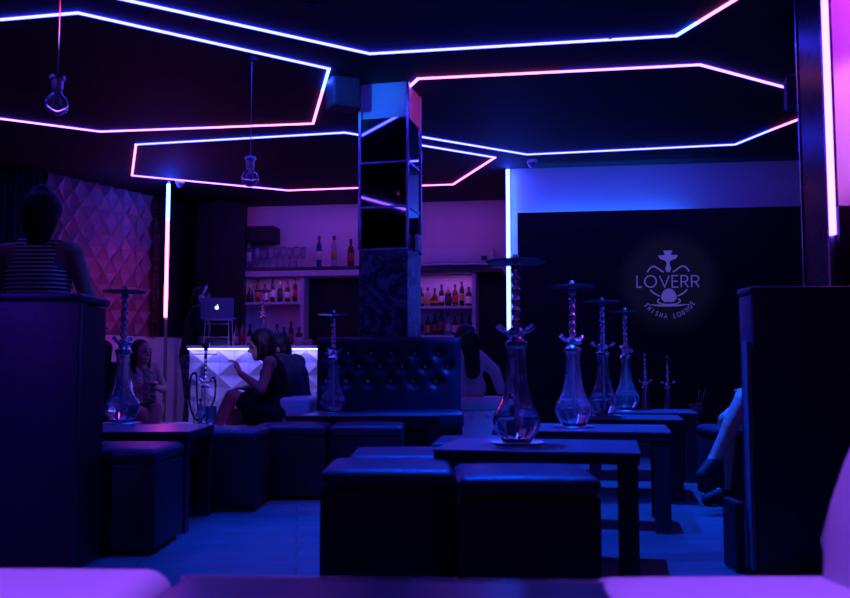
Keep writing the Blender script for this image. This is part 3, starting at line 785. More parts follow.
# ------------------------------------------------------------------ BOOTH BACKS
def booth(label, x0, x1, y0, y1, h, trim):
    t = thing('booth_back', label, 'booth back', ((x0+x1)/2, y0, 0)); xc = (x0+x1)/2
    bm = NB(); box2(bm, (x0-xc, 0, .0005), (x1-xc, y1-y0, h-.03), .01, 3); obj('upholstered_panel', bm, m_leather, t, True, angle=40)
    bm = NB(); box2(bm, (x0-xc-.006, -.006, h-.03), (x1-xc+.006, y1-y0+.006, h), .01, 3); obj('top_rail', bm, m_leather, t, True, angle=40)
    if trim:
        xs = x0-xc-.02 if trim < 0 else x1-xc
        bm = NB(); box2(bm, (xs-.006, -.002, .02), (xs+.012, .05, h-.22), .003); obj('edge_trim', bm, mat('dull_metal_trim', (.22, .18, .22), .4, .3), t)
        bm = NB(); box2(bm, (xs-.055, .04, .0005), (xs-.013, .2, .28), .01); obj('plinth', bm, m_leather_b, t)
    return t
booth('tall dark booth back at the left edge, in front of the striped tank top', -2.9, -1.39, 3.62, 3.64+.01+.0, 1.135, 0) if False else None
tL = thing('booth_back', 'tall dark blue booth back at the left edge, in front of the person in stripes', 'booth back', (-2.1, 3.62, 0))
bm = NB(); box2(bm, (-.9, .0, .0005), (.71, .035, 1.08), .008, 3); obj('upholstered_panel', bm, m_leather, tL, True, angle=40)
bm = NB(); box2(bm, (-.9, .036, .0005), (.70, .33, 1.075), .01, 3)
# keep the ottoman beyond it clear
obj('inner_frame', bm, m_leather_b, tL, True, angle=40)
bm = NB(); box2(bm, (-.91, -.006, 1.081), (.714, .34, 1.115), .012, 3); obj('top_rail', bm, m_leather, tL, True, angle=40)
for o in list(bpy.data.objects):
    if o.get('label', '').startswith('dark leather ottoman in front of the left table'): o.location = (-1.63, 3.97, 0)
booth('tall dark booth back at the right, in front of the dark pillar', 1.31, 3.0, 3.6, 3.75, 1.14, -1)

# ------------------------------------------------------------------ RIGHT PILLAR AND PARTITION
PX = (829-425)/F*4.07
t = thing('dark_pillar', 'dark glossy wood-clad pillar at the right with pale left edge', 'pillar', (PX, 4.05, 0))
bm = NB(); box2(bm, (0, 0, 0), (.055, .25, HC-.001)); obj('cladding', bm, m_darkwood, t)
bm = NB(); box2(bm, (-.006, .251, 0), (.012, .265, HC-.002)); obj('edge_trim', bm, m_alu, t)
vt = at(832.5, 235, 4.03)
vled('bright violet vertical light tube on the dark pillar at the right edge', PX+.012, 4.02, vt.z, HC-.02, [(L_VIO, 1)], 1.15, .011)
bm = NB(); box2(bm, (PX+.056, 4.16, 0), (4.2, 4.3, HC-.001)); struct('wall_divider', bm, m_wall)
bm = NB(); zz = at(845, 205, 4.0).z; box2(bm, ((843-425)/F*4.0, 4.0, 0), (3.4, 4.15, zz), .01)
tag(obj('tall_cabinet', bm, m_black), 'tall black cabinet against the violet-lit wall behind the right booth back', 'cabinet')

# ------------------------------------------------------------------ TUFTED SOFA
m_but = mat('crystal_button', (.8, .8, .85), .15, .3, var=.02)
SX0, SX1 = (317-425)/F*7.1, (461-425)/F*7.1; SY = 7.1
t = thing('tufted_sofa', 'dark blue high-backed sofa with rows of shiny buttons in front of the column', 'sofa', ((SX0+SX1)/2, SY, 0))
W = SX1-SX0; zt_ = at(390, 337, SY).z; seatz = .5
bpx = [[326, 348, 371, 391, 415, 438], [339, 359, 380, 402, 425, 448], [326, 346, 368, 391, 413, 436]]; bpv = [353.5, 366.5, 381.5]
bts = [((u-425)/F*SY-(SX0+SX1)/2, at(u, v, SY).z) for us, v in zip(bpx, bpv) for u in us]
nx, nz = 110, 56; bm = NB(); gr = []
lo = seatz-.06
for i in range(nx+1):
    colv = []
    for j in range(nz+1):
        x = -W/2+W*i/nx; z = lo+(zt_-lo)*j/nz
        dmin = min((((x-a)**2+(z-b_)**2) for a, b_ in bts)); e = min(x+W/2, W/2-x, zt_-z)
        y = .045*math.exp(-dmin/.0016)+.012*(1-math.exp(-dmin/.008))*-1
        y += .04*math.exp(-(e/.022))
        colv.append(bm.verts.new((x, y, z)))
    gr.append(colv)
for i in range(nx):
    for j in range(nz): bm.faces.new((gr[i][j], gr[i+1][j], gr[i+1][j+1], gr[i][j+1]))
# solid back
bnd = [gr[i][0] for i in range(nx+1)]+[gr[nx][j] for j in range(1, nz+1)]+[gr[i][nz] for i in range(nx-1, -1, -1)]+[gr[0][j] for j in range(nz-1, 0, -1)]
bk = [bm.verts.new((v_.co.x, .16, v_.co.z)) for v_ in bnd]
for k in range(len(bnd)): k2 = (k+1) % len(bnd); bm.faces.new((bnd[k], bk[k], bk[k2], bnd[k2]))
bm.faces.new(bk)
bkr = obj('backrest', bm, m_leather, t, True, angle=60)
for a, b_ in bts:
    bm = NB(); ellipsoid(bm, (a, .028, b_), (.0135, .009, .0135), u=10, v=6); obj('button', bm, m_but, bkr, True)
bm = NB(); box2(bm, (-W/2, -.5, seatz-.12), (W/2, -.016, seatz), .03, 4); obj('seat', bm, m_leather, t, True, angle=50)
bm = NB(); box2(bm, (-W/2+.01, -.48, .0005), (W/2-.01, .15, seatz-.121), .01); obj('sofa_base', bm, m_leather_b, t)

# middle table must clear the sofa seat: its far edge is at 6.65 -> seat front at 6.6
# white benches behind
def white_bench(label, x0, x1, y0, y1, h, buttons=(), arm=None):
    t = thing('white_lounge_bench', label, 'bench', ((x0+x1)/2, y0, 0)); w = x1-x0; d = y1-y0
    bm = NB(); box2(bm, (-w/2, 0, .0005), (w/2, d, h-.12), .015, 3); obj('bench_base', bm, m_leather_w, t, True, angle=40)
    bm = NB(); box2(bm, (-w/2-.008, -.01, h-.119), (w/2+.008, d, h), .035, 4); obj('seat', bm, m_leather_w, t, True, angle=50)
    for (x, z) in buttons:
        bm = NB(); ellipsoid(bm, (x, -.004, z), (.02, .01, .02), u=10, v=6); obj('button', bm, m_but, t, True)
    if arm:
        bm = NB(); box2(bm, (w/2-arm[0], .02, h+.001), (w/2, d-.02, arm[1]), .04, 4); obj('armrest', bm, m_leather_w, t, True, angle=50)
    return t
wz = at(480, 397, 8.3).z
white_bench('white leather bench right of the buttoned sofa with a dark-haired woman on it', .22, .74, 8.2, 8.75, wz, ((-.05, wz-.16), (.09, wz-.16)))
white_bench('white leather bench behind the middle table with the seated couple', -1.72, -.9, 7.12, 8.05, .35, (), (.26, at(300, 397, 7.2).z))
white_bench('low bench at the foot of the white wall panel under the seated women', -3.35, -2.25, 8.35, 8.8, .31)
del white_bench

# ------------------------------------------------------------------ DJ DESK
DX0, DX1, DY = (190-425)/F*8.85, (335-425)/F*8.85, 8.85
zd = at(250, 345.5, DY).z
t = thing('dj_desk', 'white faceted desk with light along its top edge, in front of the bar', 'desk', (DX0, DY, 0))
bm = NB(); box2(bm, (.0, .03, .0005), (DX1-DX0, .6, zd-.04)); obj('desk_body', bm, m_white_gl, t)
bm = NB(); facets(bm, V((0, .03, 0)), V((1, 0, 0)), V((0, -1, 0)), DX1-DX0, .01, zd-.045, .26, .26, .05); obj('faceted_front', bm, m_white_gl, t)
bm = NB(); box2(bm, (-.02, -.075, zd-.03), (DX1-DX0+.02, .62, zd), .004); obj('desktop', bm, m_white_gl, t)
bm = NB(); box2(bm, (.0, -.065, zd-.042), (DX1-DX0, -.045, zd-.031)); obj('light_strip', bm, led('desk_led', (3.5, 3, 26)), t)
# laptop on rack
lx = at(219, 318, 9.1)
zr = at(219, 319, 9.1).z
rk = thing('laptop_stand', 'white metal laptop stand on the faceted desk, holding the laptop', 'stand', (lx.x, 9.1, zd+.0005))
hr = zr-zd
for sx in (-.12, .12):
    bm = NB(); tube(bm, [(sx*1.05, -.1, 0), (sx*.95, -.08, hr-.005)], .007, 8); obj('leg', bm, m_plastic_w, rk)
    bm = NB(); tube(bm, [(sx*1.05, .1, 0), (sx*.95, .08, hr-.005)], .007, 8); obj('leg', bm, m_plastic_w, rk)
for z in (hr*.32, hr*.8):
    bm = NB(); tube(bm, [(-.12, -.093, z), (.12, -.093, z)], .006, 8); obj('crossbar', bm, m_plastic_w, rk)
bm = NB(); box2(bm, (-.125, -.1, hr-.012), (.125, .1, hr-.001), .003); obj('platform', bm, m_plastic_w, rk)
mx_ = thing('dj_mixer', 'audio mixer with knobs under the laptop stand on the faceted desk', 'mixer', (lx.x, 9.1, zd+.0005))
bm = NB(); box2(bm, (-.1, -.06, 0), (.1, .06, hr*.28), .005); mb_ = obj('mixer_body', bm, m_plastic_b2, mx_)
for i in range(5):
    for j in range(2):
        bm = NB(); tube(bm, [(-.075+i*.0375, -.06, .03+j*.03), (-.075+i*.0375, -.072, .03+j*.03)], .008, 8); obj('knob', bm, m_chrome, mb_)
lp = thing('laptop', 'open silver laptop seen from behind with glowing emblem on its lid', 'laptop', (lx.x, 9.02, zr))
m_alu_l = mat('silver_laptop_shell', (.45, .5, .62), .35, .3, var=.02)
bm = NB(); box2(bm, (-.165, 0, .0), (.165, .14, .014), .004); obj('keyboard_base', bm, m_alu_l, lp)
zl2 = at(219, 298, 9.02).z-zr
bm = NB(); box2(bm, (-.165, -.012, .012), (.165, -.002, zl2), .004); lid_ = obj('lid', bm, m_alu_l, lp)
bm = NB()
c = V((0, -.0135, zl2*.52)); pr = []
for k in range(28):
    a = 2*pi*k/28; r = .02*(1-.12*cos(2*a)*-1)
    x = r*cos(a)*.95; z = r*sin(a)
    if abs(a-pi/2) < .35: z -= .004
    if abs(a-3*pi/2) < .3: z += .003
    if abs(a) < .45 or abs(a-2*pi) < .45: x -= .008
    pr.append((x, z))
f1 = [bm.verts.new(c+V((x, 0, z))) for x, z in pr]; f2 = [bm.verts.new(c+V((x, .0015, z))) for x, z in pr]
bm.faces.new(f1); bm.faces.new(f2[::-1])
for k in range(28): bm.faces.new((f1[k], f1[(k+1) % 28], f2[(k+1) % 28], f2[k]))
ellipsoid(bm, c+V((.004, .0005, .027)), (.0035, .001, .008), M.Rotation(R(30), 4, 'Y'), 8, 6)
obj('lid_emblem', bm, led('emblem_glow', (2, 2, 2.4)), lid_)

# ------------------------------------------------------------------ FOREGROUND SEATS AND TABLE
def cushion(bm, x0, x1, y0, y1, z0, z1, bev, puff):
    box2(bm, (x0, y0, z0), (x1, y1, z1), bev, 6)
    bmesh.ops.subdivide_edges(bm, edges=[e for e in bm.edges if e.calc_length() > .2], cuts=8, use_grid_fill=True)
    cx, cy = (x0+x1)/2, (y0+y1)/2
    for v_ in bm.verts:
        if v_.co.z > (z0+z1)/2:
            fx = (v_.co.x-cx)/((x1-x0)/2); fy = (v_.co.y-cy)/((y1-y0)/2)
            v_.co.z += puff*max(0, 1-fx*fx)*max(0, 1-fy*fy)
t = thing('white_ottoman', 'white leather stool seat at the bottom left corner', 'ottoman', (-.74, 1.36, 0))
bm = NB(); cushion(bm, -.3, .29, -.3, .33, .33, .445, .05, .012); obj('seat', bm, m_leather_w, t, True, angle=60)
bm = NB(); box2(bm, (-.27, -.27, .0005), (.26, .3, .329), .02, 3); obj('ottoman_body', bm, m_leather_w, t, True, angle=40)
t = thing('white_armchair', 'white leather armchair at the bottom right corner, seat and curved back', 'armchair', (.645, 1.30, 0))
bm = NB(); cushion(bm, -.38, .36, -.45, .36, .3, .44, .06, .012); obj('seat', bm, m_leather_w, t, True, angle=60)
bm = NB(); box2(bm, (-.35, -.42, .0005), (.5, .33, .299), .02, 3); obj('chair_base', bm, m_leather_w, t, True, angle=40)
bm = NB()
prf = [(-.045, .43), (-.035, .50), (-.015, .57), (.012, .64), (.045, .71), (.085, .79), (.125, .85), (.18, .875), (.24, .86), (.28, .8), (.29, .6), (.29, .43)]
a = [bm.verts.new((x+.03, -.45, z)) for x, z in prf]; b = [bm.verts.new((x+.03, .31, z)) for x, z in prf]
bm.faces.new(a); bm.faces.new(b[::-1])
for k in range(len(prf)): k2 = (k+1) % len(prf); bm.faces.new((a[k], a[k2], b[k2], b[k]))
bmesh.ops.bevel(bm, geom=[e for e in bm.edges if abs(e.verts[0].co.y-e.verts[1].co.y) < .01], offset=.03, segments=4, affect='EDGES', profile=.5)
for v_ in bm.verts: v_.co.x += .055
obj('armrest', bm, m_leather_w, t, True, angle=60)
m_gtab = mat('dark_glass_table', (.01, .01, .03), .3, var=.1)
t = thing('glass_coffee_table', 'low dark glossy table at the bottom edge between the two white seats', 'table', (-.10, .80, 0), R(-3))
bm = NB(); box2(bm, (-.29, 0, TZ-.03), (.33, .56, TZ-.008), .004); obj('tabletop', bm, m_gtab, t)
bm = NB(); box2(bm, (-.295, .561, TZ-.03), (.335, .568, TZ-.006), .002); obj('metal_edge', bm, m_alu, t)
for x in (-.26, .28):
    for y in (.03, .5): bm = NB(); box2(bm, (x, y, .0005), (x+.04, y+.04, TZ-.031)); obj('leg', bm, m_steel, t)

# small far side table at right with drink
sX = at(697, 428, 8.2)
t = thing('side_table', 'small metal side table under the drink at the right, before the black board', 'table', (sX.x, 8.2, 0))
hs = sX.z-.0
bm = NB(); box2(bm, (-.14, -.14, hs-.02), (.12, .14, hs-.0005), .003); obj('tabletop', bm, m_chrome, t)
bm = NB(); box2(bm, (-.13, -.13, hs-.15), (.04, .13, hs-.135), .003); obj('shelf', bm, m_chrome, t)
for x in (-.13, .11):
    for y in (-.13, .13): bm = NB(); tube(bm, [(x, y, .0005), (x, y, hs-.021)], .007); obj('leg', bm, m_chrome, t)
t = thing('cocktail_glass', 'pink cocktail in a glass with straws on the metal side table', 'glass', (sX.x, 8.2, hs))
bm = NB(); lathe(bm, [(0, 0), (.04, 0), (.042, .004), (.008, .012), (.008, .09), (.04, .12), (.062, .17), (.06, .22), (.057, .22), (.058, .17), (.036, .124), (0, .1)], 18, close=False); obj('glass_body', bm, m_glass, t, True)
bm = NB(); lathe(bm, [(0, .106), (.034, .126), (.055, .17), (.055, .195), (0, .195)], 18, close=False); obj('drink', bm, mat('pink_drink', (.8, .2, .3), .2, trans=.3, var=.05), t, True)
for dx in (-.012, .035):
    bm = NB(); tube(bm, [(.01, 0, .13), (.04+dx*1.2, 0, .34)], .004, 6); obj('straw', bm, m_plastic_w, t)

# ------------------------------------------------------------------ PEOPLE
def hand(bm, w, d, nrm, curl=.5, sc=1.0, thumb=1):
    w = V(w); d = V(d).normalized(); nrm = V(nrm); nrm = (nrm-d*nrm.dot(d)).normalized(); s = d.cross(nrm).normalized()
    for k in (-1, -.33, .33, 1): capsule(bm, w+d*.01*sc+s*k*.014*sc, w+d*.085*sc+s*k*.029*sc, .014*sc, .0115*sc, 8, 3)
    ln = [.062, .076, .082, .072]
    for k in range(4):
        p = w+d*.088*sc+s*(-1+k*.667)*.031*sc; dd = d.copy(); L_ = ln[k]*sc if thumb > 0 else ln[3-k]*sc
        for j, fr in enumerate((.42, .32, .26)):
            an = curl*(.5+.35*j); dd = (M.Rotation(an, 3, s) @ d) if j == 0 else (M.Rotation(curl*.8, 3, s) @ dd)
            q = p+dd*L_*fr; capsule(bm, p, q, .0088*sc, .008*sc, 8, 3); p = q
    p = w+d*.02*sc+s*thumb*.022*sc; q = p+(d*.6+s*thumb*.75).normalized()*.042*sc; capsule(bm, p, q, .0125*sc, .0105*sc, 8, 3)
    capsule(bm, q, q+(d*.95+s*thumb*.25).normalized()*.034*sc, .0105*sc, .008*sc, 8, 3)

def torso(bm, J, g=0.0, lo=0, hi=3, sh=True):
    """hip-waist-chest-shoulder mass; g inflates it for clothing"""
    ax = (V(J['shR'])-V(J['shL'])).normalized(); hx = (V(J['hpR'])-V(J['hpL'])).normalized()
    hp, wa, ch = V(J['hip']), V(J['waist']), V(J['chest'])
    for s in (-1, 1):
        if lo <= 0 <= hi: capsule(bm, hp+hx*s*.075, wa+ax*s*.05, .105+g, .088+g)
        if lo <= 1 <= hi: capsule(bm, wa+ax*s*.05, ch+ax*s*.068, .088+g, .098+g)
        if sh and lo <= 2 <= hi: capsule(bm, ch+ax*s*.07, V(J['shR' if s > 0 else 'shL'])-ax*s*.045, .095+g, .055+g)
def limb(bm, J, keys, rs, g=0.0, end=1.0):
    for i in range(len(keys)-1):
        a, b = V(J[keys[i]]), V(J[keys[i+1]])
        f = 1.0 if i < len(keys)-2 else end
        capsule(bm, a, a.lerp(b, f), rs[i]+g, rs[i]+(rs[i+1]-rs[i])*f+g)
def headrot(J): return M.Rotation(J.get('yaw', 0), 4, 'Z') @ M.Rotation(J.get('pitch', 0), 4, 'X') @ M.Rotation(J.get('tilt', 0), 4, 'Y')
def body(parent, J, skin, vox=.008, hands=True, legs=True, feet=True):
    bm = NB(); torso(bm, J)
    hd = V(J['head']); rot = headrot(J); hp = lambda x, y, z: hd+rot @ V((x, y, z))
    neck = (V(J['shL'])+V(J['shR']))/2+V((0, 0, .02))
    capsule(bm, neck, hp(0, -.012, -.07), .056, .05)
    ellipsoid(bm, hp(0, -.01, .02), (.074, .095, .095), rot); ellipsoid(bm, hp(0, .022, -.045), (.055, .062, .068), rot)
    capsule(bm, hp(0, .052, -.088), hp(0, .06, -.085), .024, .024)
    capsule(bm, hp(0, .082, .01), hp(0, .1, -.022), .009, .0145)
    capsule(bm, hp(-.02, .076, -.055), hp(.02, .076, -.055), .0115, .0115)
    for s in (-1, 1):
        ellipsoid(bm, hp(s*.078, -.01, -.01), (.01, .02, .032), rot, 10, 8)
        capsule(bm, hp(s*.02, .08, .027), hp(s*.045, .068, .027), .011, .01)
    for s in 'LR':
        limb(bm, J, ('sh'+s, 'el'+s, 'wr'+s), (.05, .039, .026))
        if hands:
            el, wr = V(J['el'+s]), V(J['wr'+s]); hand(bm, wr, J.get('hd'+s, wr-el), J.get('hn'+s, (0, 0, -1)), J.get('curl', .5), .95, 1 if s == 'L' else -1)
        if legs:
            capsule(bm, J['hip'], J['hp'+s], .1, .092); limb(bm, J, ('hp'+s, 'kn'+s, 'an'+s), (.088, .056, .036))
            a, b = V(J['kn'+s]), V(J['an'+s]); capsule(bm, a.lerp(b, .12), a.lerp(b, .5), .056, .05)
            if feet: capsule(bm, J['an'+s], J['to'+s], .036, .027); capsule(bm, V(J['an'+s])-V((0, 0, .03)), V(J['to'+s]), .03, .024)
    capsule(bm, J['shL'], J['shR'], .055, .055)
    me = remesh(bm, vox, 3)
    o = mesh_obj('body', me, [skin, m_eye, m_lip], parent)
    es = [hp(s*.031, .078, .006) for s in (-1, 1)]; lp_ = hp(0, .088, -.055); eb = [hp(s*.033, .082, .033) for s in (-1, 1)]
    rx = rot.to_3x3() @ V((1, 0, 0)); rzv = rot.to_3x3() @ V((0, 0, 1))
    for p in me.polygons:
        c = p.center
        for e in es:
            d = c-e
            if abs(d.dot(rx)) < .014 and abs(d.dot(rzv)) < .007 and d.length < .03: p.material_index = 1
        for e in eb:
            d = c-e
            if abs(d.dot(rx)) < .018 and abs(d.dot(rzv)) < .004 and d.length < .03: p.material_index = 1
        d = c-lp_
        if abs(d.dot(rx)) < .022 and abs(d.dot(rzv)) < .008 and d.length < .035: p.material_index = 2
    return o
def garment(parent, name, m, fn, vox=.011, sm=4):
    bm = NB(); fn(bm); return mesh_obj(name, remesh(bm, vox, sm), [m], parent)
def hair(parent, J, length=.0, puff=.0, extra=None, name='hair'):
    bm = NB(); hd = V(J['head']); rot = headrot(J); hp = lambda x, y, z: hd+rot @ V((x, y, z))
    ellipsoid(bm, hp(0, -.03, .045), (.086+puff, .092+puff, .088+puff), rot)
    ellipsoid(bm, hp(0, -.05, -.01), (.08+puff, .065+puff, .095+puff), rot)
    if length > 0:
        for k in range(7):
            a = R(-150+k*50)*.5+pi  # fan round the back
            x = .075*sin(a*1.0+pi)*1.0; y = -.045-.04*abs(cos(a))
            p = hp(x*1.05, y+.01, .0); q = V((p.x, p.y, p.z-length*(.85+.15*cos(k*2.1))))
            capsule(bm, p, q, .034, .02)
        for s in (-1, 1):
            p = hp(s*.085, .0, .03); capsule(bm, p, V((p.x, p.y, p.z-length*.8)), .026, .018)
    if extra: extra(bm, hp)
    return mesh_obj('hair', remesh(bm, .009, 3), [m_hair], parent)

def stand(h=1.7):
    k = h/1.7
    return {a: V(b)*k for a, b in dict(hip=(0, 0, .93), waist=(0, .01, 1.1), chest=(0, 0, 1.28), shL=(-.185, -.01, 1.41), shR=(.185, -.01, 1.41), head=(0, .03, 1.585),
        elL=(-.24, -.02, 1.12), elR=(.24, -.02, 1.12), wrL=(-.25, .06, .88), wrR=(.25, .06, .88), hpL=(-.09, 0, .9), hpR=(.09, 0, .9), knL=(-.1, .02, .49), knR=(.1, .02, .49),
        anL=(-.1, -.02, .09), anR=(.1, -.02, .09), toL=(-.12, .13, .03), toR=(.12, .13, .03)).items()}
def sit(hz=.5, lean=0.0, k=1.0):
    """seated figure; hips at hz, facing +Y local, lean in metres forward at the shoulders"""
    z = hz+.02; l = lean
    return dict(hip=V((0, 0, z)), waist=V((0, l*.3, z+.17*k)), chest=V((0, l*.75, z+.33*k)), shL=V((-.17*k, l, z+.44*k)), shR=V((.17*k, l, z+.44*k)), head=V((0, l+.05, z+.61*k)),
        elL=V((-.21, l+.08, z+.2*k)), elR=V((.21, l+.08, z+.2*k)), wrL=V((-.1, l+.28, z+.16*k)), wrR=V((.1, l+.28, z+.16*k)),
        hpL=V((-.09, .04, z-.01)), hpR=V((.09, .04, z-.01)), knL=V((-.1, .43*k, z+.0)), knR=V((.1, .43*k, z+.0)), anL=V((-.1, .45*k, .09)), anR=V((.1, .45*k, .09)), toL=V((-.11, .58*k, .035)), toR=V((.11, .58*k, .035)))

# 1. standing person in striped tank top, seen from behind
Y1 = 4.75; x1 = (37-425)/F*Y1
J = stand(1.72); J['head'] += V((0, .01, .02)); J['elL'] += V((-.03, .05, .02)); J['elR'] += V((.02, .06, .02)); J['wrL'] = V((-.2, .26, 1.06)); J['wrR'] = V((.2, .26, 1.06))
t = thing('person', 'person standing at the left edge, seen from behind, in a striped tank top', 'person', (x1, Y1, 0), R(-4))
body(t, J, m_skin_d, .008)
def f(bm):
    torso(bm, J, .012, 0, 1)
    for s in (-1, 1):
        c = V(J['chest'])
        capsule(bm, c+V((s*.05, 0, -.06)), c+V((s*.062, -.005, .09)), .112, .092)
        capsule(bm, c+V((s*.075, -.005, .09)), c+V((s*.09, -.008, .165)), .075, .045)
    capsule(bm, c+V((0, -.01, .0)), c+V((0, -.02, .13)), .11, .062)
garment(t, 'tank_top', m_stripes, f, .008, 3)
def f(bm):
    capsule(bm, J['hpL'], J['hpR'], .118, .118)
    for s in 'LR': limb(bm, J, ('hp'+s, 'kn'+s, 'an'+s), (.108, .075, .06), .0, .92)
garment(t, 'trousers', m_cloth_b, f)
hair(t, J, .0, .016, lambda bm, hp: (ellipsoid(bm, hp(0, -.06, -.04), (.09, .06, .1)), capsule(bm, hp(0, -.055, -.06), hp(0, -.06, -.15), .075, .055), capsule(bm, hp(0, -.03, .12), hp(0, -.02, .13), .06, .05)))

# 2. DJ
Y2 = 9.78; x2 = (191-425)/F*Y2
J = stand(1.73); J['head'] += V((0, .08, -.03)); J['chest'] += V((0, .04, 0)); J['shL'] += V((0, .06, -.01)); J['shR'] += V((0, .06, -.01)); J['pitch'] = R(-22)
J['elL'] = V((-.24, .12, 1.13)); J['elR'] = V((.22, .1, 1.14)); J['wrL'] = V((-.2, .33, 1.13)); J['wrR'] = V((.15, .12, .93))
t = thing('person', 'person behind the left end of the faceted desk in black shirt, headphones and checked trousers', 'person', (x2, Y2, 0), R(-75))
body(t, J, m_skin_d, .009)
def f(bm):
    torso(bm, J, .02, 0, 2)
    capsule(bm, J['shL'], J['shR'], .068, .068)
    for s in 'LR': limb(bm, J, ('sh'+s, 'el'+s), (.066, .062), .0, .75)
garment(t, 't_shirt', m_cloth_b, f)
def f(bm):
    capsule(bm, J['hpL'], J['hpR'], .122, .122)
    for s in 'LR': limb(bm, J, ('hp'+s, 'kn'+s, 'an'+s), (.11, .08, .065), .0, .93)
garment(t, 'trousers', m_checks, f)
hair(t, J, 0, .0)
rot = headrot(J); hd = V(J['head']); bm = NB()
arcp = [hd+rot @ V((.105*cos(a), -.01, .02+.125*sin(a))) for a in [pi*i/14 for i in range(15)]]
tube(bm, arcp, .013, 8); 
for s in (-1, 1): ellipsoid(bm, hd+rot @ V((s*.1, -.01, .0)), (.022, .036, .04), rot)
obj('headphones', bm, m_plastic_w, t, True)
bm = NB(); c = V(J['chest'])
tube(bm, [V(J['shL'])+V((.11, .03, .05)), c+V((-.05, .15, .02)), c+V((0, .16, -.09)), c+V((.05, .15, .02)), V(J['shR'])+V((-.11, .03, .05))], .007, 6); obj('lanyard', bm, m_plastic_w, t, True)

# 3. woman at the white wall panel
Y3 = 8.62
J = sit(.39, -.03, .94); J['head'] += V((0, .02, -.01)); J['elL'] = V((-.2, .1, .62)); J['elR'] = V((.2, .1, .6)); J['wrL'] = V((-.04, .24, .66)); J['wrR'] = V((.05, .24, .66))
J['hdL'] = V((.5, .6, .5)); J['hdR'] = V((-.5, .6, .5)); J['curl'] = .8
J['knL'] = V((-.02, .42, .46)); J['knR'] = V((.12, .40, .42)); J['anL'] = V((.13, .55, .12)); J['toL'] = V((.2, .66, .07)); J['anR'] = V((.08, .38, .09)); J['toR'] = V((.1, .51, .035))
J['yaw'] = R(20)
t = thing('person', 'woman with long dark hair and printed top sitting before the white wall panel', 'person', ((141-425)/F*Y3, Y3, 0), R(218))
body(t, J, m_skin, .008)
def f(bm):
    torso(bm, J, .014, 0, 1, False); c = V(J['chest'])
    for s in (-1, 1): capsule(bm, c+V((s*.05, .015, -.06)), c+V((s*.06, .01, .02)), .108, .1)
garment(t, 'printed_top', m_print, f, .009)
def f(bm):
    capsule(bm, J['hpL'], J['hpR'], .112, .112); limb(bm, J, ('hpL', 'knL'), (.104, .075), .0, .5); limb(bm, J, ('hpR', 'knR'), (.104, .075), .0, .5)
garment(t, 'shorts', m_cloth_b, f)
hair(t, J, .26)

# 4. dark-haired companion
Y4 = 8.62
J = sit(.39, 0, .93); J['yaw'] = R(-50); J['head'] += V((0, .0, -.01))
t = thing('person', 'dark-haired person in black sitting partly behind the left hookah', 'person', ((102-425)/F*Y4, Y4, 0), R(180))
body(t, J, m_skin_d, .009)
def f(bm):
    torso(bm, J, .016); 
    for s in 'LR': limb(bm, J, ('sh'+s, 'el'+s, 'wr'+s), (.062, .055, .04), .0, .9)
garment(t, 'black_top', m_cloth_b, f)
def f(bm):
    capsule(bm, J['hpL'], J['hpR'], .118, .118)
    for s in 'LR': limb(bm, J, ('hp'+s, 'kn'+s, 'an'+s), (.105, .075, .055), .0, .93)
garment(t, 'trousers', m_cloth_b, f)
hair(t, J, .24)

# 5. woman in black dress, profile to the left
Y5 = 7.2
J = sit(.44, .10, .92); J['head'] += V((0, .03, -.02)); J['pitch'] = R(-12)
J['elL'] = V((-.2, .16, .66)); J['elR'] = V((.2, .16, .66)); J['wrL'] = V((-.1, .33, .78)); J['wrR'] = V((.08, .3, .66)); J['hdL'] = V((.1, .3, .7)); J['curl'] = .7
J['knL'] = V((-.03, .40, .60)); J['anL'] = V((.02, .56, .26)); J['toL'] = V((.02, .68, .18)); J['knR'] = V((.1, .40, .45)); J['anR'] = V((.1, .42, .09)); J['toR'] = V((.1, .56, .035))
t = thing('person', 'woman with black bob and sleeveless black dress sitting in profile with crossed bare legs', 'person', ((281-425)/F*Y5, Y5+.12, 0), R(98))
body(t, J, m_skin, .008)
def f(bm):
    torso(bm, J, .014, 0, 1); c = V(J['chest'])
    for s in (-1, 1): capsule(bm, c+V((s*.055, 0, -.05)), c+V((s*.065, 0, .06)), .11, .085); capsule(bm, c+V((s*.07, 0, .05)), c+V((s*.085, 0, .13)), .07, .04)
    capsule(bm, J['hpL'], J['hpR'], .115, .115); limb(bm, J, ('hpL', 'knL'), (.11, .085), .0, .66); limb(bm, J, ('hpR', 'knR'), (.11, .085), .0, .6)
garment(t, 'black_dress', m_cloth_b, f)
hair(t, J, .13, .012)

# 6. man in navy jacket
Y6 = 7.68
J = sit(.42, .09, .98); J['head'] += V((0, .05, -.05)); J['yaw'] = R(20); J['pitch'] = R(-15)
t = thing('person', 'dark-haired man in a navy jacket leaning close behind the woman in black', 'person', ((297-425)/F*Y6, Y6+.05, 0), R(70))
J['knL'] = V((-.12, .42, .46)); J['knR'] = V((.12, .42, .46)); J['anL'] = V((-.12, .42, .09)); J['anR'] = V((.12, .42, .09)); J['toL'] = V((-.12, .55, .035)); J['toR'] = V((.12, .55, .035))
body(t, J, m_skin_d, .009)
def f(bm):
    torso(bm, J, .028); capsule(bm, J['shL'], J['shR'], .075, .075)
    for s in 'LR': limb(bm, J, ('sh'+s, 'el'+s, 'wr'+s), (.075, .062, .045), .0, .92)
garment(t, 'jacket', m_cloth_n, f)
def f(bm):
    capsule(bm, J['hpL'], J['hpR'], .122, .122)
    for s in 'LR': limb(bm, J, ('hp'+s, 'kn'+s, 'an'+s), (.108, .08, .06), .0, .92)
garment(t, 'trousers', m_cloth_b, f)
hair(t, J, 0, .004)

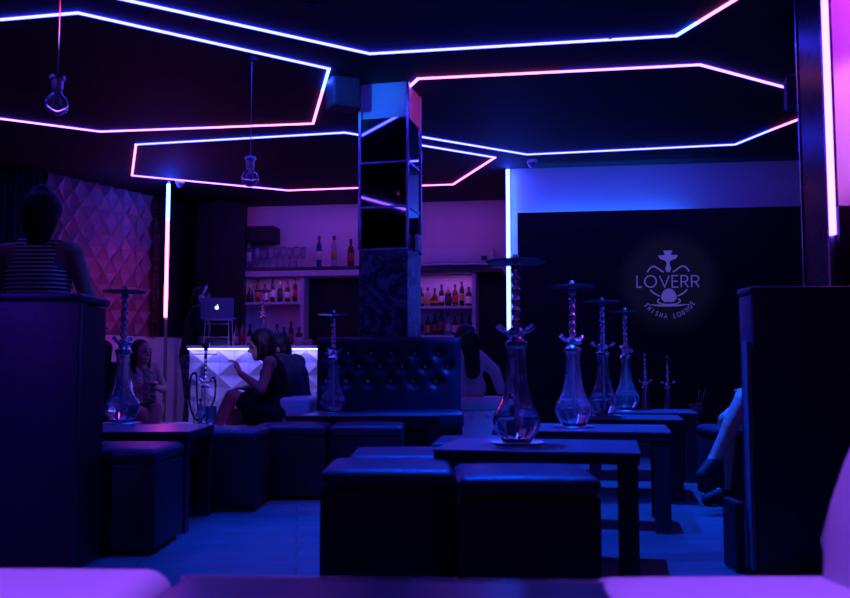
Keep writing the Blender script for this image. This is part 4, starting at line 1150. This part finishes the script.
# 7. woman in white blouse on the white bench
Y7 = 8.42
J = sit(wz+.06, -.03, .74); J['elR'] = V((.26, -.08, wz+.24)); J['wrR'] = V((.34, -.03, wz+.045)); J['shR'] += V((-.01, 0, -.03)); J['hdR'] = V((.5, .8, 0)); J['curl'] = .1
J['yaw'] = R(15); J['anL'].z = .09; J['anR'].z = .09
t = thing('person', 'dark-haired woman in a white blouse leaning on her arm on the white bench', 'person', ((465-425)/F*Y7, Y7, 0), R(10))
body(t, J, m_skin, .009)
def f(bm):
    torso(bm, J, .02); capsule(bm, J['shL'], J['shR'], .068, .068)
    for s in 'LR': limb(bm, J, ('sh'+s, 'el'+s, 'wr'+s), (.066, .058, .048), .0, .9)
garment(t, 'white_blouse', m_cloth_w, f)
long_hair = lambda bm, hp: capsule(bm, hp(0, -.10, -.0), hp(0, -.16, -.3), .088, .07)
def f(bm):
    capsule(bm, J['hpL'], J['hpR'], .118, .118)
    for s in 'LR': limb(bm, J, ('hp'+s, 'kn'+s, 'an'+s), (.105, .078, .055), .0, .92)
garment(t, 'trousers', m_cloth_b, f)
hair(t, J, .2, .012, long_hair)

# 8. person at right, crossed leg beyond the booth back
Y8 = 5.5
J = sit(.52, -.04, .95); J['knL'] = V((-.06, .40, .62)); J['anL'] = V((-.12, .64, .3)); J['toL'] = V((-.14, .74, .21)); J['knR'] = V((.1, .40, .5)); J['anR'] = V((.1, .42, .09)); J['toR'] = V((.1, .55, .035))
t = thing('person', 'person in a pale dress with a bare crossed leg, mostly behind the right booth back', 'person', (2.24, Y8, 0), R(106))
for k_ in list(J):
    if isinstance(J[k_], V): J[k_] = V(J[k_])
body(t, J, m_skin, .008)
def f(bm):
    torso(bm, J, .018); capsule(bm, J['shL'], J['shR'], .066, .066)
    for s in 'LR': limb(bm, J, ('sh'+s, 'el'+s), (.064, .06), .0, .7)
    capsule(bm, J['hpL'], J['hpR'], .12, .12); limb(bm, J, ('hpL', 'knL'), (.11, .08), .0, .72); limb(bm, J, ('hpR', 'knR'), (.115, .085), .0, .8)
garment(t, 'pale_dress', m_cloth_w, f)
for s_ in 'LR':
    def f(bm):
        a, b = V(J['an'+s_]), V(J['to'+s_]); capsule(bm, a.lerp(b, .15)-V((0, 0, .015)), b, .045, .036)
    garment(t, 'shoe', m_rubber, f, .008, 2)
hair(t, J, .2)

# ------------------------------------------------------------------ LIGHTS
def light(kind, name, loc, target, col, power, size=.3, sizey=None, spot=60, blend=.6):
    l = bpy.data.lights.new(name, kind); l.color = col; l.energy = power
    o = bpy.data.objects.new(name, l); COL.objects.link(o); o.location = loc
    d = (V(target)-V(loc)); o.rotation_euler = d.to_track_quat('-Z', 'Y').to_euler()
    if kind == 'AREA':
        l.size = size
        if sizey: l.shape = 'RECTANGLE'; l.size_y = sizey
    if kind == 'SPOT': l.spot_size = R(spot); l.spot_blend = blend; l.shadow_soft_size = size
    return o
PUR = (.3, .075, 1.0); BLU = (.02, .10, 1.0); MAG = (.8, .06, .55)
# fill spots in black cans, added out of view to light the room
def par(loc, target, col, power, spot=70, label=''):
    t = thing('fill_spot', label, 'fill light', loc)
    d = (V(target)-V(loc)).normalized(); bm = NB()
    tube(bm, [V((0, 0, 0))-d*.2, V((0, 0, 0))], .07, 16); obj('fill_spot_can', bm, m_plastic_b, t)
    bm = NB(); tube(bm, [V((0, 0, 0))-d*.1, V((0, 0, HC-loc[2]-.001))], .01, 6); obj('hanger', bm, m_plastic_b, t)
    light('SPOT', 'fill_beam', V(loc)+d*.03, target, col, power, .05, spot=spot)
par((-.75, .9, 3.0), (-.75, 1.3, .4), PUR, 330, 32, 'added fill light on the ceiling above the white stool seat, purple beam')
par((.75, .9, 3.0), (.8, 1.3, .4), PUR, 330, 32, 'added fill light on the ceiling above the white armchair, purple beam')
par((-1.6, 1.1, 2.95), (-2.2, 3.6, .6), (.12, .02, 1), 300, 34, 'added fill light on the ceiling aimed at the left booth back, violet beam')
par((2.6, 3.2, 2.95), (2.1, 4.16, 2.3), (.5, .03, .85), 120, 60, 'added fill light on the ceiling aimed at the wall beside the dark pillar')
par((-2.4, 4.7, 3.0), (-.35, 7.5, 3.08), (.0, .16, 1), 300, 11, 'small added fill light on the ceiling aimed at the column top, blue beam')
par((1.55, 4.5, 3.0), (-.05, 7.6, 3.08), (1, .03, .3), 130, 9, 'small added fill light on the ceiling aimed at the column side, pink beam')
par((-1.9, 4.2, 2.95), (-4.0, 11.9, 1.85), (1, .02, .22), 420, 11, 'small added fill light aimed at the star relief wall, magenta beam')
par((-1.5, 4.3, 2.95), (-3.85, 12.15, 2.95), (.02, .14, 1), 230, 5, 'small added fill light aimed at the top of the relief wall, blue beam')
par((-.9, 4.3, 2.95), (-1.7, 8.9, .55), (.24, .17, 1), 330, 19, 'small added fill light on the ceiling aimed at the white faceted desk')
par((1.9, 4.4, 2.95), (2.75, 10.0, 1.85), (.33, .28, 1), 210, 12, 'small added fill light on the ceiling aimed at the logo board')
def downlight(x, y, col, power, spot, label):  # flush fill light added in the ceiling to wash tops and floor blue
    t = thing('ceiling_fill_light', label, 'ceiling light', (x, y, HC), 0, 'added blue fill lights in the black ceiling')
    bm = NB(); lathe(bm, [(.03, -.0005), (.06, -.0005), (.06, -.006), (.045, -.008), (.03, -.004)], 20, close=False); obj('trim_ring', bm, m_black, t)
    light('SPOT', 'fill_beam', (x, y, HC-.012), (x, y, 0), col, power, .03, spot=spot)
par((-2.0, 4.3, 2.95), (-3.35, 11.0, .85), (.35, .17, 1), 330, 13, 'small added fill light on the ceiling aimed at the white lower wall panel')
par((2.9, 3.4, 2.95), (1.0, 4.9, .95), (.8, .25, 1), 130, 22, 'small added fill light on the ceiling aimed at the hookah row, lilac beam')
downlight(-.75, 5.75, (0, .045, 1), 300, 66, 'added blue fill light in the black ceiling above the middle table')
downlight(1.35, 6.4, (0, .065, 1), 1400, 75, 'added blue fill light in the black ceiling above the third hookah table')
downlight(.35, 4.15, (.0, .055, 1), 1150, 66, 'added blue fill light in the black ceiling above the front ottomans')
downlight(-1.1, 4.4, (.0, .045, 1), 200, 55, 'added blue fill light in the black ceiling above the left ottomans')
# uplight behind the board
m0 = pb+dC*1.0+nC*.045; ul = light('AREA', 'board_uplight', (m0.x, m0.y, zt-.22), (m0.x, m0.y+.02, HC), (.01, .12, 1), 24, 1.8, .03); ul.rotation_euler = (pi, 0, angC)
# unseen fill lights added to brighten the bar wall and shelves
w = wpt(305, .6); light('AREA', 'bar_fill', (w.x, w.y, HC-.1), (wpt(305).x, wpt(305).y, 1.6), (.35, .06, 1.0), 1.8, 1.8, .1)
w = wpt(455, .6); light('AREA', 'bar_fill', (w.x, w.y, HC-.1), (wpt(455).x, wpt(455).y, 1.7), (.45, .05, .9), 1.1, 1.0, .1)
w = wpt(445, .28); light('AREA', 'shelf_fill', (w.x, w.y-.0, z2t-.02), (w.x, w.y+.1, 1.2), (.6, .12, 1.0), 1.3, .7, .05)
w = wpt(272, .28); light('AREA', 'shelf_fill', (w.x, w.y-.0, zs-.16), (w.x, w.y+.1, 1.2), (.45, .1, 1.0), 1, .7, .05)
S.world = bpy.data.worlds.new('World'); S.world.use_nodes = True
bg = S.world.node_tree.nodes['Background']; bg.inputs[0].default_value = (.05, .03, .3, 1); bg.inputs[1].default_value = .02

# ------------------------------------------------------------------ CAMERA
cam = bpy.data.cameras.new('camera'); co = bpy.data.objects.new('camera', cam); COL.objects.link(co)
co.location = (0, 0, H); co.rotation_euler = (pi/2+AL, 0, 0)
cam.sensor_width = 36; cam.lens = 36*F/850; cam.clip_start = .05; cam.clip_end = 60
cam.dof.use_dof = True; cam.dof.focus_distance = 8.5; cam.dof.aperture_fstop = 4.0
S.camera = co
S.view_settings.view_transform = 'Standard'; S.view_settings.look = 'None'; S.view_settings.gamma = 1; S.view_settings.exposure = 0
S.view_settings.use_curve_mapping = False
